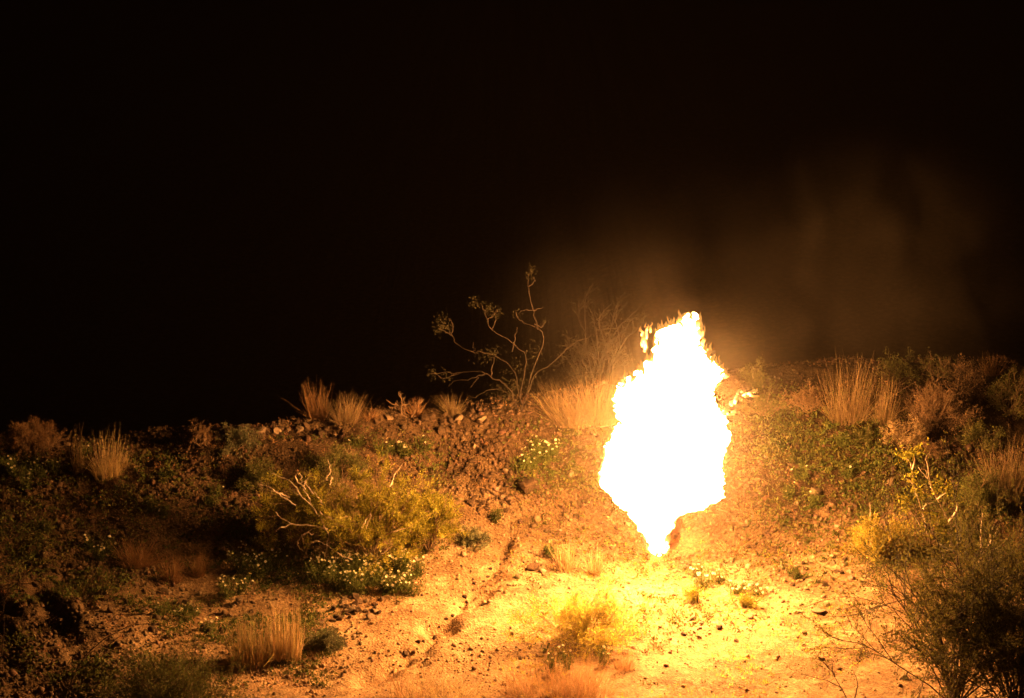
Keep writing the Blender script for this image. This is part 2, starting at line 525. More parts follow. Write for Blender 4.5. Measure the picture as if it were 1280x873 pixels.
# ------------------------------------------------------------------ fireball
FD = 26.0
OUT = np.array([
    (393, 860, 874), (399, 853, 876), (404, 848, 876), (408, 840, 876), (413, 826, 876), (420, 822, 875), (430, 820, 874), (440, 818, 880), (450, 814, 889), (458, 803, 898), (465, 799, 905),
    (472, 790, 902), (480, 775, 895), (490, 770, 893), (500, 768, 890), (510, 769, 897), (520, 773, 905), (530, 776, 907), (540, 768, 908), (550, 764, 907),
    (560, 757, 903), (570, 754, 905), (580, 752, 902), (590, 750, 903), (600, 748, 904), (607, 752, 904), (613, 761, 906), (618, 765, 904), (622, 768, 896), (627, 773, 889), (631, 777, 880), (634, 780, 862),
    (638, 783, 851), (645, 789, 847), (655, 796, 842), (665, 801, 838), (672, 805, 833), (679, 806, 834), (685, 808, 838), (690, 812, 834), (695, 818, 829)], float)
fire_base = hit(822, 696)
FD = fire_base[1]
fire = thing("fireball", "towering white-hot fireball of flame bursting up from the sandy ground", "fire", fire_base)


def fdist(y):
    """the flame leans towards the camera as it rises"""
    return FD - 2.1 * np.clip((697 - y) / 304.0, 0, 1) ** 0.85


def flame_body():
    ys = np.arange(393.5, 695, 1.6)
    l = np.interp(ys, OUT[:, 0], OUT[:, 1]); r = np.interp(ys, OUT[:, 0], OUT[:, 2])
    n = 120; th = np.arange(n) * 2 * math.pi / n
    rings = []
    for i, y in enumerate(ys):
        a = pw(l[i], y, fdist(y)); b = pw(r[i], y, fdist(y)); c = (a + b) / 2; hw = (b[0] - a[0]) / 2 - 0.012 * float(sstep(470, 430, y)) * float(sstep(393, 412, y))
        hd = min(hw * 0.85, 0.62)
        lump = 1 + 0.05 * fbm(np.cos(th) * 2.4 + 5, np.sin(th) * 2.4 + y / 14, 71, 3)
        ca, sa = np.cos(th) * hw * 11, np.sin(th) * hw * 11
        rag = np.abs(fbm(ca + 31, sa + y / 9.0, 75, 3)) * 1.9 + 0.8 * fbm(ca * 2.2 + y / 3.4, sa * 2.2 - y / 4.1, 79, 2)
        R = lump + np.minimum(0.085 / max(hw, .03), 0.35) * (rag - 0.74)
        bend = 0.10 * fbm(np.array([y / 40.0]), np.array([3.0]), 77, 2)[0]
        X = c[0] + hw * np.cos(th) * R; Y = c[1] + bend + hd * np.sin(th) * R
        Z = np.full(n, c[2]) + 0.015 * vnoise(th * 6, np.full(n, y / 3.0), 78)
        rings.append(np.stack([X, Y, Z], -1))
    rings = np.array(rings); K = len(ys)
    top = rings[0].mean(0) + np.array([0.01, 0, 0.02]); bot = rings[-1].mean(0) - np.array([0, 0, 0.02])
    V = np.vstack([rings.reshape(-1, 3), top, bot]) - fire_base
    j = np.arange(n); j2 = (j + 1) % n
    F = []
    for k in range(K - 1):
        a = k * n
        F.append(np.stack([a + j, a + n + j, a + n + j2], -1)); F.append(np.stack([a + j, a + n + j2, a + j2], -1))
    F.append(np.stack([np.full(n, K * n), j, j2], -1)); F.append(np.stack([np.full(n, K * n + 1), (K - 1) * n + j2, (K - 1) * n + j], -1))
    return make_mesh("flame_body", V, np.vstack(F), smooth=True)


obj("flame_body", flame_body(), M["flame"], fire)


def lick(p, tip, r, seg=6, sides=7, wob=0.02, rng=RNG):
    """one lens-shaped tongue of flame from p to tip"""
    p = np.asarray(p, float); tip = np.asarray(tip, float)
    t = np.linspace(0, 1, seg + 1)
    path = p + (tip - p) * t[:, None] + rng.normal(size=(seg + 1, 3)) * wob * np.sin(t * math.pi)[:, None]
    rad = r * np.sin(np.clip(t * 0.86 + 0.14, 0, 1) * math.pi) ** 0.8 * (1 - 0.5 * t) + 0.0008
    th = np.arange(sides) * 2 * math.pi / sides
    ax = (tip - p) / max(np.linalg.norm(tip - p), 1e-6)
    a = np.cross(ax, [0.2, 1, 0.1]); a /= np.linalg.norm(a); b = np.cross(ax, a)
    V = (path[:, None] + rad[:, None, None] * (a * np.cos(th)[:, None] + b * np.sin(th)[:, None])[None]).reshape(-1, 3)
    i = np.arange(seg)[:, None] * sides; j = np.arange(sides)[None]; j2 = (j + 1) % sides
    return V, np.stack([i + j, i + j2, i + sides + j2, i + sides + j], -1).reshape(-1, 4)


def licks(name, items, mat, wob=0.012):
    VV, FF, TT, off = [], [], [], 0
    for p, tip, r in items:
        v, f = lick(p, tip, r, wob=wob); VV.append(v - fire_base); FF.append(f + off); off += len(v)
        h = np.repeat(np.linspace(1, 0, 7), 7) * random.uniform(.75, 1.15)
        h = np.where(h > .55, .12 + (h - .55) * 2.5, .09 + .05 * h)
        TT.append(np.stack([h] * 3, -1))
    return obj(name, make_mesh(name, np.vstack(VV), np.vstack(FF), np.vstack(TT), smooth=True), mat, fire)


px_m = FPX / FD
# upright licks around the crown of the fireball
for x0, y0, x1, y1, w in ((824, 440, 822, 404, 3), (829, 430, 827, 400, 3.5), (835, 425, 833, 402, 3.5), (841, 420, 843, 397, 3.5), (847, 415, 848, 396, 3), (820, 450, 817, 422, 3), (826, 455, 821, 428, 3), (853, 410, 853, 392, 4), (863, 410, 861, 389, 4), (870, 410, 871, 391, 4), (875, 420, 878, 402, 2.5),
                          (812, 462, 808, 440, 3.5), (806, 468, 801, 450, 3.5), (884, 455, 888, 436, 3), (888, 460, 893, 444, 3), (878, 450, 884, 430, 3), (895, 470, 905, 455, 4), (797, 475, 793, 463, 4), (781, 485, 776, 472, 4),
                          (842, 412, 839, 398, 3), (830, 418, 826, 405, 3), (836, 408, 832, 402, 2), (822, 424, 819, 410, 2.5), (850, 402, 849, 394, 3), (858, 400, 857, 391, 3),
                          (866, 398, 863, 391, 3), (872, 402, 874, 393, 3), (877, 432, 881, 417, 2.5), (880, 444, 890, 428, 2.5), (873, 445, 880, 434, 2.5), (872, 450, 879, 437, 2),
                          (816, 452, 814, 436, 3), (811, 455, 812, 442, 2.5), (802, 466, 799, 456, 3), (821, 440, 819, 425, 3), (818, 447, 822, 432, 3), (900, 468, 908, 463, 4), (892, 462, 896, 452, 3),
                          (790, 476, 789, 471, 3), (783, 480, 779, 474, 3), (905, 470, 909, 464, 3)):
    d = fdist(y0) + random.uniform(-0.12, 0.12)
    licks("flame_tongue", [(pw(x0, y0, d), pw(x1, y1, d), w / px_m)] + [(pw(x0 + random.uniform(-4, 4), y0 + 3, d + .03), pw(x1 + random.uniform(-4, 4), y1 + random.uniform(2, 9), d + .03), w * 0.5 / px_m) for _ in range(2)], M["tongue"])
for y in np.arange(402, 482, 3.0):
    for side in (0, 1):
        e = np.interp(y, OUT[:, 0], OUT[:, 1 + side]); sg = -1 if side == 0 else 1
        d = fdist(y) + random.uniform(-.1, .1); ln = random.uniform(7, 20)
        licks("flame_tongue", [(pw(e - sg * random.uniform(3, 7), y + 8, d), pw(e + sg * random.uniform(-1.5, 2.5) + 1, y + 4 - ln, d), random.uniform(1.6, 3.0) / px_m)], M["tongue"])
# licks along the ragged sides and foot
rows = np.arange(440, 690, 3.5)
for y in rows:
    for side in (0, 1):
        e = np.interp(y, OUT[:, 0], OUT[:, 1 + side]); s = -1 if side == 0 else 1
        ln = random.uniform(2, 7)
        licks("flame_tongue", [(pw(e - s * 3, y + 3, fdist(y) + random.uniform(-.1, .1)), pw(e + s * ln * 0.6, y - ln, fdist(y)), random.uniform(1, 2.6) / px_m)], M["tongue"])
for x0, y0, x1, y1, w in ((826, 688, 836, 682, 2.5), (830, 686, 840, 683, 2.5), (820, 690, 822, 697, 3), (812, 684, 806, 678, 3), (826, 690, 829, 696, 2.5), (834, 678, 838, 672, 2.5), (878, 626, 880, 637, 5), (872, 628, 868, 634, 4), (884, 622, 890, 629, 4), (862, 632, 858, 637, 3)):
    licks("flame_tongue", [(pw(x0, y0, fdist(y0) - .05), pw(x1, y1, fdist(y0) - .05), w / px_m)], M["tongue"])
# detached flickers: one group of upright streaks on the left, one torn banner streaming off to the right
FL = [(803, 434, 801, 408, 1.5), (806, 437, 805, 414, 1.9), (808, 424, 810, 405, 1.3), (802, 420, 800, 409, 1.2), (806, 440, 806, 432, 1.6), (813, 416, 815, 403, 1.0), (809, 414, 808, 404, .9), (804, 428, 808, 417, 1.5),
      (900, 517, 914, 513, 2.4), (908, 518, 921, 516, 2.0), (914, 516, 922, 512, 1.6), (904, 514, 906, 509, 1.5), (917, 519, 920, 514, 1.2),
      (913, 507, 921, 497, 2.8), (918, 505, 925, 494, 2.2), (919, 499, 922, 489, 1.5), (921, 493, 927, 486, 1.5), (926, 491, 932, 488, 1.1), (928, 495, 938, 490, 1.4),
      (934, 493, 947, 488, 1.9), (937, 495, 949, 494, 1.5), (941, 491, 947, 486, 1.2), (931, 497, 936, 494, 1.1)]
for x0, y0, x1, y1, w in FL:
    d = fdist(y0) + random.uniform(-.08, .08)
    licks("flame_flicker", [(pw(x0, y0, d), pw(x1, y1, d), w * 1.3 / px_m)], M["ember"], 0.012)

# ------------------------------------------------------------------ dry bunch grasses
def scale_at(P):
    """metres per photograph pixel at a point"""
    return float((np.asarray(P) - CAM) @ F_) / FPX


def tuft(label, x, y, wpx, hpx, n=260, mat="straw", lean=0.0, spread=0.5, group=None, seed=0, name="bunch_grass", rough=0.25, base=0.5, wblade=0.0048, Dn=None, curve=0.12, tips=True):
    rng = np.random.default_rng(seed + int(x) * 7 + int(y))
    P = hit(x, y) if Dn is None else on_ground(pw(x, y, Dn))
    s = scale_at(P); W = wpx * s; H = hpx * s
    root = thing(name, label, "grass", P, group)
    def blades(n, hmul, wid, outm):
        r0 = np.sqrt(rng.uniform(0, 1, n)) * W * 0.5 * base; a = rng.uniform(0, 2 * math.pi, n)
        b = np.stack([r0 * np.cos(a), r0 * np.sin(a) * 0.8, np.zeros(n)], -1)
        # a few sub-clumps give the crown an uneven outline
        cl = rng.integers(0, 6, n); ch = rng.uniform(0.68, 1.05, 6)[cl]; ca = rng.uniform(0, 2 * math.pi, 6)[cl]
        h = H * hmul * ch * rng.beta(3.2, 1.7, n) * 1.06
        oa = np.where(rng.uniform(size=n) < 0.5, a, ca) + rng.normal(0, 0.5, n)
        om = rng.uniform(0, 1, n) * spread * W * 0.5 * outm + r0 * 0.3
        tip = b + np.stack([om * np.cos(oa) + lean * h, om * np.sin(oa) * 0.8, h], -1)
        bent = rng.uniform(size=n) < .13
        tip[bent, :2] += rng.normal(0, .45, (int(bent.sum()), 2)) * h[bent][:, None]; tip[bent, 2] *= rng.uniform(.35, .9, int(bent.sum()))
        t = np.linspace(0, 1, 5)
        path = b[:, None] + (tip - b)[:, None] * t[None, :, None]
        sag = rng.normal(0, curve, (n, 1)) * h[:, None]
        path[..., 0] += sag * (t ** 2 - t)[None]; path[..., 1] += rng.normal(0, curve, (n, 1)) * h[:, None] * (t ** 2 - t)[None]
        path[..., 2] += (om / np.maximum(h, .02) * 0.25 * h)[:, None] * np.sin(t * math.pi)[None] * 0.5
        wob = rng.normal(0, 0.006 * rough * 4, (n, 5, 2)) * np.array([0, .5, 1, 1, 1])[None, :, None] * (h / max(H, .01))[:, None, None]
        path[..., :2] += wob
        path[..., 2] -= 0.03
        V, F, idx = ribbons(path, rng.uniform(.7, 1.3, n) * wid, wid * 0.25, rng)
        tint = rng.uniform(0.62, 1.25, (n, 1)) * np.array([1, 1, 1]) * np.stack([np.ones(n), rng.uniform(.86, 1.1, n), rng.uniform(.7, 1.15, n)], -1)
        return make_mesh("stalks", V, F, tint[idx])
    # ground under the tuft can slope: sit roots a little below it
    obj("stalks", blades(n, 1.0, wblade, 1.0), M[mat], root)
    obj("leaf_base", blades(int(n * 0.8), 0.42, wblade * 1.2, 1.3), M[mat], root)
    return root


TALL = "dry grasses along the crest"
tuft("thin tall straw tuft of sparse upright stalks on the left crest", 99, 590, 18, 66, 70, "straw", 0.0, 0.5, TALL, 1, base=.8)
tuft("fuller straw clump with one long spire beside the thin tuft, left crest", 134, 596, 44, 68, 230, "straw", 0.02, 0.6, TALL, 2, base=.7)
tuft("low pale straw clump at the foot of the left crest spires", 155, 582, 26, 26, 120, "straw", 0, .9, TALL, 3)
tuft("upright russet-tan tuft, left of the pair at the middle of the crest", 398, 524, 38, 54, 190, "straw_red", -0.05, 0.7, TALL, 4, base=.6)
tuft("rounded tan tuft, right of the pair at the middle of the crest", 434, 528, 46, 46, 300, "straw_dull", 0.02, 0.9, TALL, 5, base=.6)
tuft("small flat tan tuft just right of the rounded crest tuft", 462, 524, 32, 22, 120, "straw_red", 0.1, 1.0, TALL, 6)
tuft("small fan-shaped tuft under the bare twig on the crest", 519, 521, 26, 34, 150, "straw_red", -0.08, 1.3, TALL, 7, base=.4)
tuft("small fan-shaped tuft left of the bare-branched bush", 566, 520, 36, 32, 190, "straw_dull", 0.0, 1.4, TALL, 8, base=.35)
tuft("large golden bunch grass bowing leftward right beside the fireball", 712, 530, 62, 70, 420, "straw_dull", -0.35, 1.2, TALL, 9, base=.6, curve=.3)
tuft("hazy upright golden bunch grass between bowed grass and fireball", 748, 528, 60, 68, 420, "straw_dull", 0.0, 1.0, TALL, 10, base=.7)
tuft("big broad straw clump with feathered top on the right slope", 1060, 526, 58, 90, 460, "straw_dull", 0.02, 0.75, TALL, 11, base=.75)
tuft("narrower straw clump joined to the big one on the right slope", 1105, 531, 38, 74, 260, "straw_dull", 0.05, 0.8, TALL, 12, base=.6)
tuft("faint far straw tuft high on the right in the dark", 1238, 468, 36, 36, 150, "straw_red", 0.0, 0.8, TALL, 13, base=.6)
tuft("tall dense straw clump cut by the right edge of the picture", 1258, 626, 76, 92, 520, "straw_dull", 0.05, 0.9, TALL, 14, base=.7)
tuft("orange-tan grass clump below the tall one at the right edge", 1264, 694, 66, 64, 360, "straw_red", 0.0, 1.0, TALL, 15, base=.7)
LOW = "dry grasses on the lower ground"
tuft("wide russet grass clump on the dim left slope", 172, 708, 58, 44, 300, "straw_red", 0.0, 1.0, LOW, 16)
tuft("spiky russet tuft next to the wide clump on left slope", 216, 727, 34, 46, 150, "straw_red", 0.0, 1.3, LOW, 17, base=.4)
tuft("slim russet tuft right of the spiky one, left slope", 249, 721, 26, 42, 120, "straw_red", 0.03, 1.2, LOW, 18, base=.4)
tuft("bright straw clump at bottom left, shorter of the pair", 315, 830, 54, 80, 230, "straw", 0.0, 0.3, LOW, 19, base=.9, wblade=.008, curve=.05)
tuft("bright straw clump at bottom left, taller of the pair", 356, 826, 48, 112, 230, "straw", 0.0, 0.25, LOW, 20, base=.85, wblade=.008, curve=.05)
tuft("small pale upright tuft in the sand left of fireball foot, left one", 706, 713, 30, 46, 120, "straw", -0.04, 0.6, LOW, 21, base=.6, wblade=.009)
tuft("small pale upright tuft in the sand left of fireball foot, right one", 744, 719, 26, 46, 90, "straw", 0.0, 0.8, LOW, 22, base=.5, wblade=.009)
tuft("reddish seed-headed grass clump at bottom centre of the wash", 672, 868, 90, 62, 300, "straw_red", 0.0, 0.8, LOW, 23, base=.9)
tuft("darker reddish grass clump at bottom centre, next on the right", 724, 872, 80, 78, 300, "straw_red", 0.03, 0.8, LOW, 24, base=.9)
tuft("thin green-tinged grass at bottom edge left of the reddish clumps", 556, 874, 100, 46, 240, "straw", 0.0, 0.8, LOW, 25, base=.9)
tuft("sparse fine orange grass stalks at bottom edge beside sand", 515, 872, 60, 56, 70, "straw_red", 0.0, 0.8, LOW, 26, base=.9)
tuft("short brown brushy tuft right of the yellow-green bush", 778, 838, 40, 36, 160, "straw_red", 0.05, 1.1, LOW, 27)
tuft("faded low tuft on the sand right of the fireball foot", 916, 690, 40, 20, 150, "straw", 0.0, 1.2, LOW, 28)


# ------------------------------------------------------------------ shrubs
def grow(rng, n_stem, H, W, levels=3, kids=4, wander=0.16, r0=0.010, droop=0.0, upright=0.6):
    """branch paths and leaf-bearing points for a shrub H tall and W wide, rooted at the origin"""
    paths, tips = [], []
    def branch(p, d, L, r, lev):
        K = 5; pts = [p]; dd = d.copy()
        for k in range(K - 1):
            dd = dd + rng.normal(0, wander, 3); dd[2] -= droop * (k / K); dd /= np.linalg.norm(dd)
            pts.append(pts[-1] + dd * L / (K - 1))
        pts = np.array(pts); paths.append((pts, r, r * 0.45))
        if lev >= levels:
            for t in (0.25, .4, .55, .7, .85, 1.0):
                k = min(int(t * (K - 1)), K - 2); f = t * (K - 1) - k
                tips.append((pts[k] * (1 - f) + pts[k + 1] * f, dd))
            return
        for c in range(kids):
            t = rng.uniform(0.3, 1.0); k = min(int(t * (K - 1)), K - 2); f = t * (K - 1) - k
            q = pts[k] * (1 - f) + pts[k + 1] * f
            nd = dd + rng.normal(0, 0.55, 3); nd /= np.linalg.norm(nd)
            branch(q, nd, L * rng.uniform(.38, .62), r * 0.55, lev + 1)
    for s in range(n_stem):
        a = rng.uniform(0, 2 * math.pi); o = rng.uniform(0, 1) ** 0.7
        d = np.array([math.cos(a) * o * W * 0.5, math.sin(a) * o * W * 0.42, H * rng.uniform(upright, 1.0) * math.sqrt(max(0.05, 1 - 0.75 * o * o))])
        L = np.linalg.norm(d) * 0.82
        branch(np.array([rng.normal(0, .03), rng.normal(0, .03), -0.03]), d / np.linalg.norm(d), L, r0, 1)
    return paths, tips


def put_branches(root, paths, mat, rng, thick=0.0, name="branches"):
    sides = 4
    V, F = tubes([(p, max(a, thick), max(b, thick * .7)) for p, a, b in paths], sides)
    t = np.repeat(rng.uniform(.7, 1.2, len(V) // sides), sides)[:, None] * np.ones(3)
    return obj(name, make_mesh(name, V, F, t[:len(V)]), M[mat], root)


def put_leaves(root, C, D, L, W, mat, rng, name="foliage", var=0.45, hue=0.12):
    V, F, idx = leaves(C, D, L, W, rng)
    n = len(C)
    # slow colour drift from sprig to sprig
    drift = 1 + var * 1.6 * fbm(C[:, 0] * 4 + C[:, 2] * 2, C[:, 1] * 4 + C[:, 2] * 3, 91, 2)
    tint = (rng.uniform(1 - var, 1 + var, n) * drift)[:, None] * np.stack([rng.uniform(1 - hue, 1 + hue, n), np.ones(n), rng.uniform(1 - hue, 1 + hue, n)], -1)
    return obj(name, make_mesh(name, V, F, np.clip(tint, .2, 2)[idx]), M[mat], root)


def leaf_cloud(tips, per, rad, rng):
    C = np.array([t[0] for t in tips]); D = np.array([t[1] for t in tips])
    C = np.repeat(C, per, 0); D = np.repeat(D, per, 0)
    return C + rng.normal(0, rad, C.shape), D + rng.normal(0, .8, D.shape) + np.array([0, 0, .25])


def shrub(label, x, y, wpx, hpx, leaf="olive", wood="twig", n_stem=12, per=3, L=.03, W=.009, rad=.02, levels=3, kids=4, group=None, seed=0, name="desert_shrub", thick=0.0016, r0=.008, wander=.16, upright=.6, P=None, droop=0.0):
    rng = np.random.default_rng(seed + int(x) * 3 + int(y) * 5)
    P = hit(x, y) if P is None else P
    s = scale_at(P)
    if leaf == "straw_red" and x > 500: leaf = "russet_dull"
    root = thing(name, label, "shrub", P, group)
    paths, tips = grow(rng, n_stem, hpx * s, wpx * s, levels, kids, wander, r0, droop, upright)
    put_branches(root, paths, wood, rng, thick)
    if per:
        C, D = leaf_cloud(tips, per, rad, rng)
        put_leaves(root, C, D, rng.uniform(.6, 1.2, len(C)) * L, rng.uniform(.7, 1.2, len(C)) * W, leaf, rng)
    return root, P


DRY = "dry twiggy shrubs"
shrub("dome-shaped tan dry shrub at far left on the crest", 38, 568, 78, 42, "straw_red", "twig", 34, 2, .035, .004, .012, 3, 5, DRY, 1, "dry_shrub", upright=.85)
shrub("scraggly bare shrub beside a pale rock on the left crest", 256, 556, 50, 34, "straw_red", "twig", 14, 1, .03, .004, .02, 3, 4, DRY, 2, "dry_shrub", wander=.3)
shrub("dark grey-green low shrub with bare branch on the left crest", 300, 560, 52, 36, "grey_green", "twig", 12, 3, .03, .008, .02, 3, 4, DRY, 3, "dry_shrub", wander=.3)
shrub("round-topped twiggy brown shrub right of the big straw clump", 1162, 536, 74, 56, "straw_red", "twig", 30, 2, .03, .005, .015, 3, 5, DRY, 4, "dry_shrub", upright=.8)
shrub("pale tan upright little shrub under the joined straw clumps", 1124, 558, 32, 40, "straw", "twig", 14, 2, .03, .005, .012, 3, 4, DRY, 5, "dry_shrub")
shrub("pale little shrub in the gap below the round-topped brown shrub", 1146, 562, 24, 36, "straw", "twig", 12, 2, .03, .005, .012, 3, 4, DRY, 6, "dry_shrub")
shrub("low rusty shrub right of the pale little shrubs", 1166, 572, 30, 26, "straw_red", "twig", 12, 2, .03, .006, .012, 3, 4, DRY, 7, "dry_shrub")
shrub("low olive cushion shrub in front of the broad straw clump", 1079, 553, 36, 20, "olive", "twig", 14, 3, .025, .007, .012, 3, 4, DRY, 8, "dry_shrub")
shrub("dark rounded shrub at the right edge in deep shadow", 1262, 520, 80, 64, "olive", "twig", 20, 2, .03, .008, .02, 3, 4, DRY, 9, "dry_shrub")
shrub("dark sparse shrub fading into smoke high on the right", 1170, 478, 60, 40, "olive", "twig", 14, 1, .03, .008, .02, 3, 4, DRY, 10, "dry_shrub")
shrub("small grey-green cushion shrub on the sand below the stony bank", 590, 681, 46, 24, "grey_green", "twig", 18, 4, .028, .007, .014, 3, 4, DRY, 11, "dry_shrub")
shrub("small grey-green cushion shrub beside bottom left straw pair", 412, 812, 40, 26, "grey_green", "twig", 14, 4, .028, .008, .016, 3, 4, DRY, 12, "dry_shrub")
shrub("low hazy shrub just right of the detached flame flicker", 955, 520, 60, 40, "olive", "twig", 16, 2, .03, .008, .02, 3, 4, DRY, 14, "dry_shrub")
shrub("faint brown shrub left of the broad straw clump, in haze", 1010, 512, 60, 34, "straw_red", "twig", 16, 2, .03, .006, .02, 3, 4, DRY, 15, "dry_shrub")

for q, (x, y, w_, h_, lab) in enumerate(((905, 500, 50, 40, "dim brown shrub on the crest right behind the fireball"), 
                                        (1120, 480, 60, 42, "dark shrub on the crest behind the round-topped brown shrub"), (1205, 492, 70, 46, "dark low shrub on the crest below the faint far tuft"), (945, 488, 46, 34, "dim russet shrub on the crest above the flame flicker"), (1185, 540, 70, 50, "dark green shrub right of the round-topped brown shrub"), (1225, 560, 60, 40, "dark shrub above the tall dense straw clump"))):
    shrub(lab, x, y, w_, h_, "olive" if q % 2 else "straw_red", "bark", 14, 2, .035, .008, .02, 3, 4, DRY, 70 + q, "dry_shrub")
GREEN = "green desert shrubs"
r_, Pb = shrub("largest feathery yellow-green shrub above the white flowers", 462, 712, 175, 128, "yellow_green", "twig", 24, 9, .042, .009, .018, 3, 4, GREEN, 20, "green_shrub", wander=.14, upright=.7)
r2_, Pb2 = shrub("yellow-green shrub with bleached dead branches on its left side", 378, 692, 130, 104, "yellow_green", "twig", 16, 9, .042, .009, .018, 3, 4, GREEN, 21, "green_shrub", wander=.16, upright=.7)
shrub("yellow-green shrub at the right end of the feathery row", 536, 690, 90, 88, "yellow_green", "twig", 13, 9, .042, .009, .018, 3, 4, GREEN, 22, "green_shrub", upright=.7)
shrub("dull green bush behind the feathery row below the crest", 420, 605, 90, 56, "olive", "twig", 14, 4, .034, .009, .025, 3, 4, GREEN, 23, "green_shrub")
shrub("dull green bush left of the feathery row below the crest", 330, 612, 60, 40, "olive", "twig", 10, 4, .032, .010, .025, 3, 4, GREEN, 24, "green_shrub")
shrub("bright yellow-green bush growing in the sand at bottom centre", 730, 806, 170, 62, "yellow_bright", "straw", 22, 3, .042, .009, .03, 3, 5, GREEN, 25, "green_shrub", upright=.6)
shrub("small yellow-green bush between sand and the dark foreground shrub", 1092, 702, 90, 58, "yellow_bright", "straw", 16, 4, .042, .012, .03, 3, 4, GREEN, 26, "green_shrub")
shrub("green sprig among the pale tufts left of fireball foot", 690, 699, 26, 24, "green", "twig", 6, 5, .03, .010, .02, 2, 4, GREEN, 27, "green_shrub")
shrub("tiny green plant on the gravel left of the big brown rock", 622, 652, 22, 20, "green", "twig", 6, 5, .028, .010, .02, 2, 4, GREEN, 28, "green_shrub")
shrub("tiny green plant where the bright sand meets the right slope", 990, 722, 24, 18, "green", "twig", 6, 4, .028, .010, .02, 2, 4, GREEN, 29, "green_shrub")
shrub("leafy green bush behind the pale-stemmed sapling", 1210, 690, 90, 60, "olive", "twig", 16, 5, .032, .010, .03, 3, 4, GREEN, 30, "green_shrub")
shrub("green bush left of the tall straw clump at right edge", 1222, 640, 60, 56, "olive", "twig", 12, 4, .032, .010, .03, 3, 4, GREEN, 31, "green_shrub")
shrub("yellowish herb standing in the overexposed sand right of fireball foot", 868, 752, 44, 24, "yellow_green", "straw", 10, 4, .03, .008, .02, 2, 5, GREEN, 32, "green_shrub")
shrub("low yellowish herb farther right in the overexposed sand", 930, 760, 48, 20, "yellow_green", "straw", 10, 4, .03, .008, .02, 2, 5, GREEN, 33, "green_shrub")

# bleached dead branches on the second feathery shrub
rngb = np.random.default_rng(5)
def px_paths(root_loc, D0, lines, r, jd=0.12, rng=rngb, jit=0.006):
    out = []
    for pts in lines:
        d = D0 + rng.uniform(-jd, jd)
        P = [pw(x, y, d + rng.uniform(-jd, jd) * .4) - root_loc for x, y in pts]
        out.append((smooth_path(P, 4, jit, rng), r * rng.uniform(.8, 1.2), r * .35))
    return out
D2 = Pb2[1] - 0.55
dead = [[(404, 654), (397, 642), (388, 630), (376, 620), (362, 611)], [(388, 630), (384, 618), (379, 610), (383, 600), (388, 596)], [(376, 620), (366, 604), (352, 598), (340, 592)],
        [(370, 632), (352, 620), (338, 610), (322, 605)], [(362, 622), (348, 616), (335, 613)], [(410, 662), (388, 657), (366, 655), (352, 648), (344, 640)], [(366, 655), (350, 660), (345, 664)],
        [(395, 676), (388, 680), (380, 678), (377, 670), (384, 666), (392, 668)], [(395, 676), (408, 681)], [(380, 690), (372, 682), (376, 672), (390, 662)], [(404, 654), (410, 672), (405, 700)],
        [(382, 612), (370, 600), (371, 592), (377, 596), (378, 604)], [(392, 618), (384, 606), (376, 602)], [(403, 630), (398, 622), (392, 612)], [(440, 700), (420, 690), (408, 681)],
        [(400, 640), (410, 648), (430, 652)], [(408, 600), (412, 585), (410, 574)], [(412, 606), (415, 595)], [(487, 608), (494, 594), (502, 580), (508, 577)], [(470, 676), (490, 666), (508, 660), (520, 656)], [(452, 660), (458, 648), (464, 644), (456, 664)]]
for dp in px_paths(Pb2, D2, dead, 0.010):
    put_branches(r2_, [dp], "twig_pale", rngb, .004, "dead_branch")

# the creosote bush on the crest with its crooked half-bare limbs
Pt = hit(652, 512)
tree = thing("creosote_bush", "tall crooked half-bare bush on the crest left of the fireball", "shrub", Pt, None)
limbs = [[(650, 516), (652, 480), (658, 447), (640, 428), (617, 414), (608, 396), (603, 384), (594, 378)], [(614, 412), (620, 400), (616, 388)], [(609, 400), (618, 393), (622, 386)],
         [(650, 514), (646, 475), (632, 453), (604, 440), (590, 440), (572, 430), (563, 415), (552, 402)], [(565, 420), (555, 414), (547, 410)], [(592, 439), (591, 428)], [(564, 417), (566, 405), (560, 398)],
         [(652, 514), (664, 470), (680, 425), (668, 408), (655, 404), (646, 396), (645, 388)], [(672, 412), (666, 390), (661, 365), (660, 350), (664, 338)], [(666, 388), (655, 388), (647, 392)], [(668, 405), (676, 410), (682, 402)], [(666, 388), (674, 386), (681, 385)], [(661, 358), (668, 352), (668, 345)],
         [(648, 514), (640, 492), (628, 478), (612, 471), (600, 464), (576, 466), (556, 473), (540, 466)], [(606, 468), (590, 474), (570, 476), (560, 482)], [(576, 466), (558, 466), (536, 467)], [(598, 472), (588, 484)],
         [(648, 515), (630, 488), (612, 488), (598, 494), (585, 498)], [(614, 470), (616, 455), (622, 440)], [(655, 505), (668, 470), (690, 455), (716, 430), (740, 420)], [(640, 440), (644, 420), (646, 410)]]
lp = px_paths(Pt, Pt[1], limbs, 0.0085, .25, np.random.default_rng(3), .008)
put_branches(tree, lp, "bark_dark", rngb, .003)
rngt = np.random.default_rng(8)
Cs, Ds = [], []
for (x, y, rr, n) in ((594, 379, 8, 110), (611, 384, 9, 130), (620, 392, 7, 80), (552, 400, 9, 150), (556, 410, 8, 100), (547, 412, 6, 70), (664, 337, 5, 60), (664, 345, 6, 80), (540, 467, 7, 60), (556, 470, 8, 60), (620, 440, 8, 60), (612, 440, 6, 40),
                      (646, 392, 6, 40), (680, 402, 5, 30), (640, 490, 26, 500), (655, 470, 26, 420), (628, 498, 18, 260), (670, 440, 14, 120), (604, 446, 10, 60)):
    c = pw(x, y, Pt[1]) - Pt; s = scale_at(Pt) * rr
    Cs.append(c + rngt.normal(0, 1, (n, 3)) * s * .55 * np.array([1, 1.3, 1])); Ds.append(rngt.normal(0, 1, (n, 3)))
put_leaves(tree, np.vstack(Cs), np.vstack(Ds), .034, .006, "twig_leaf", rngt)
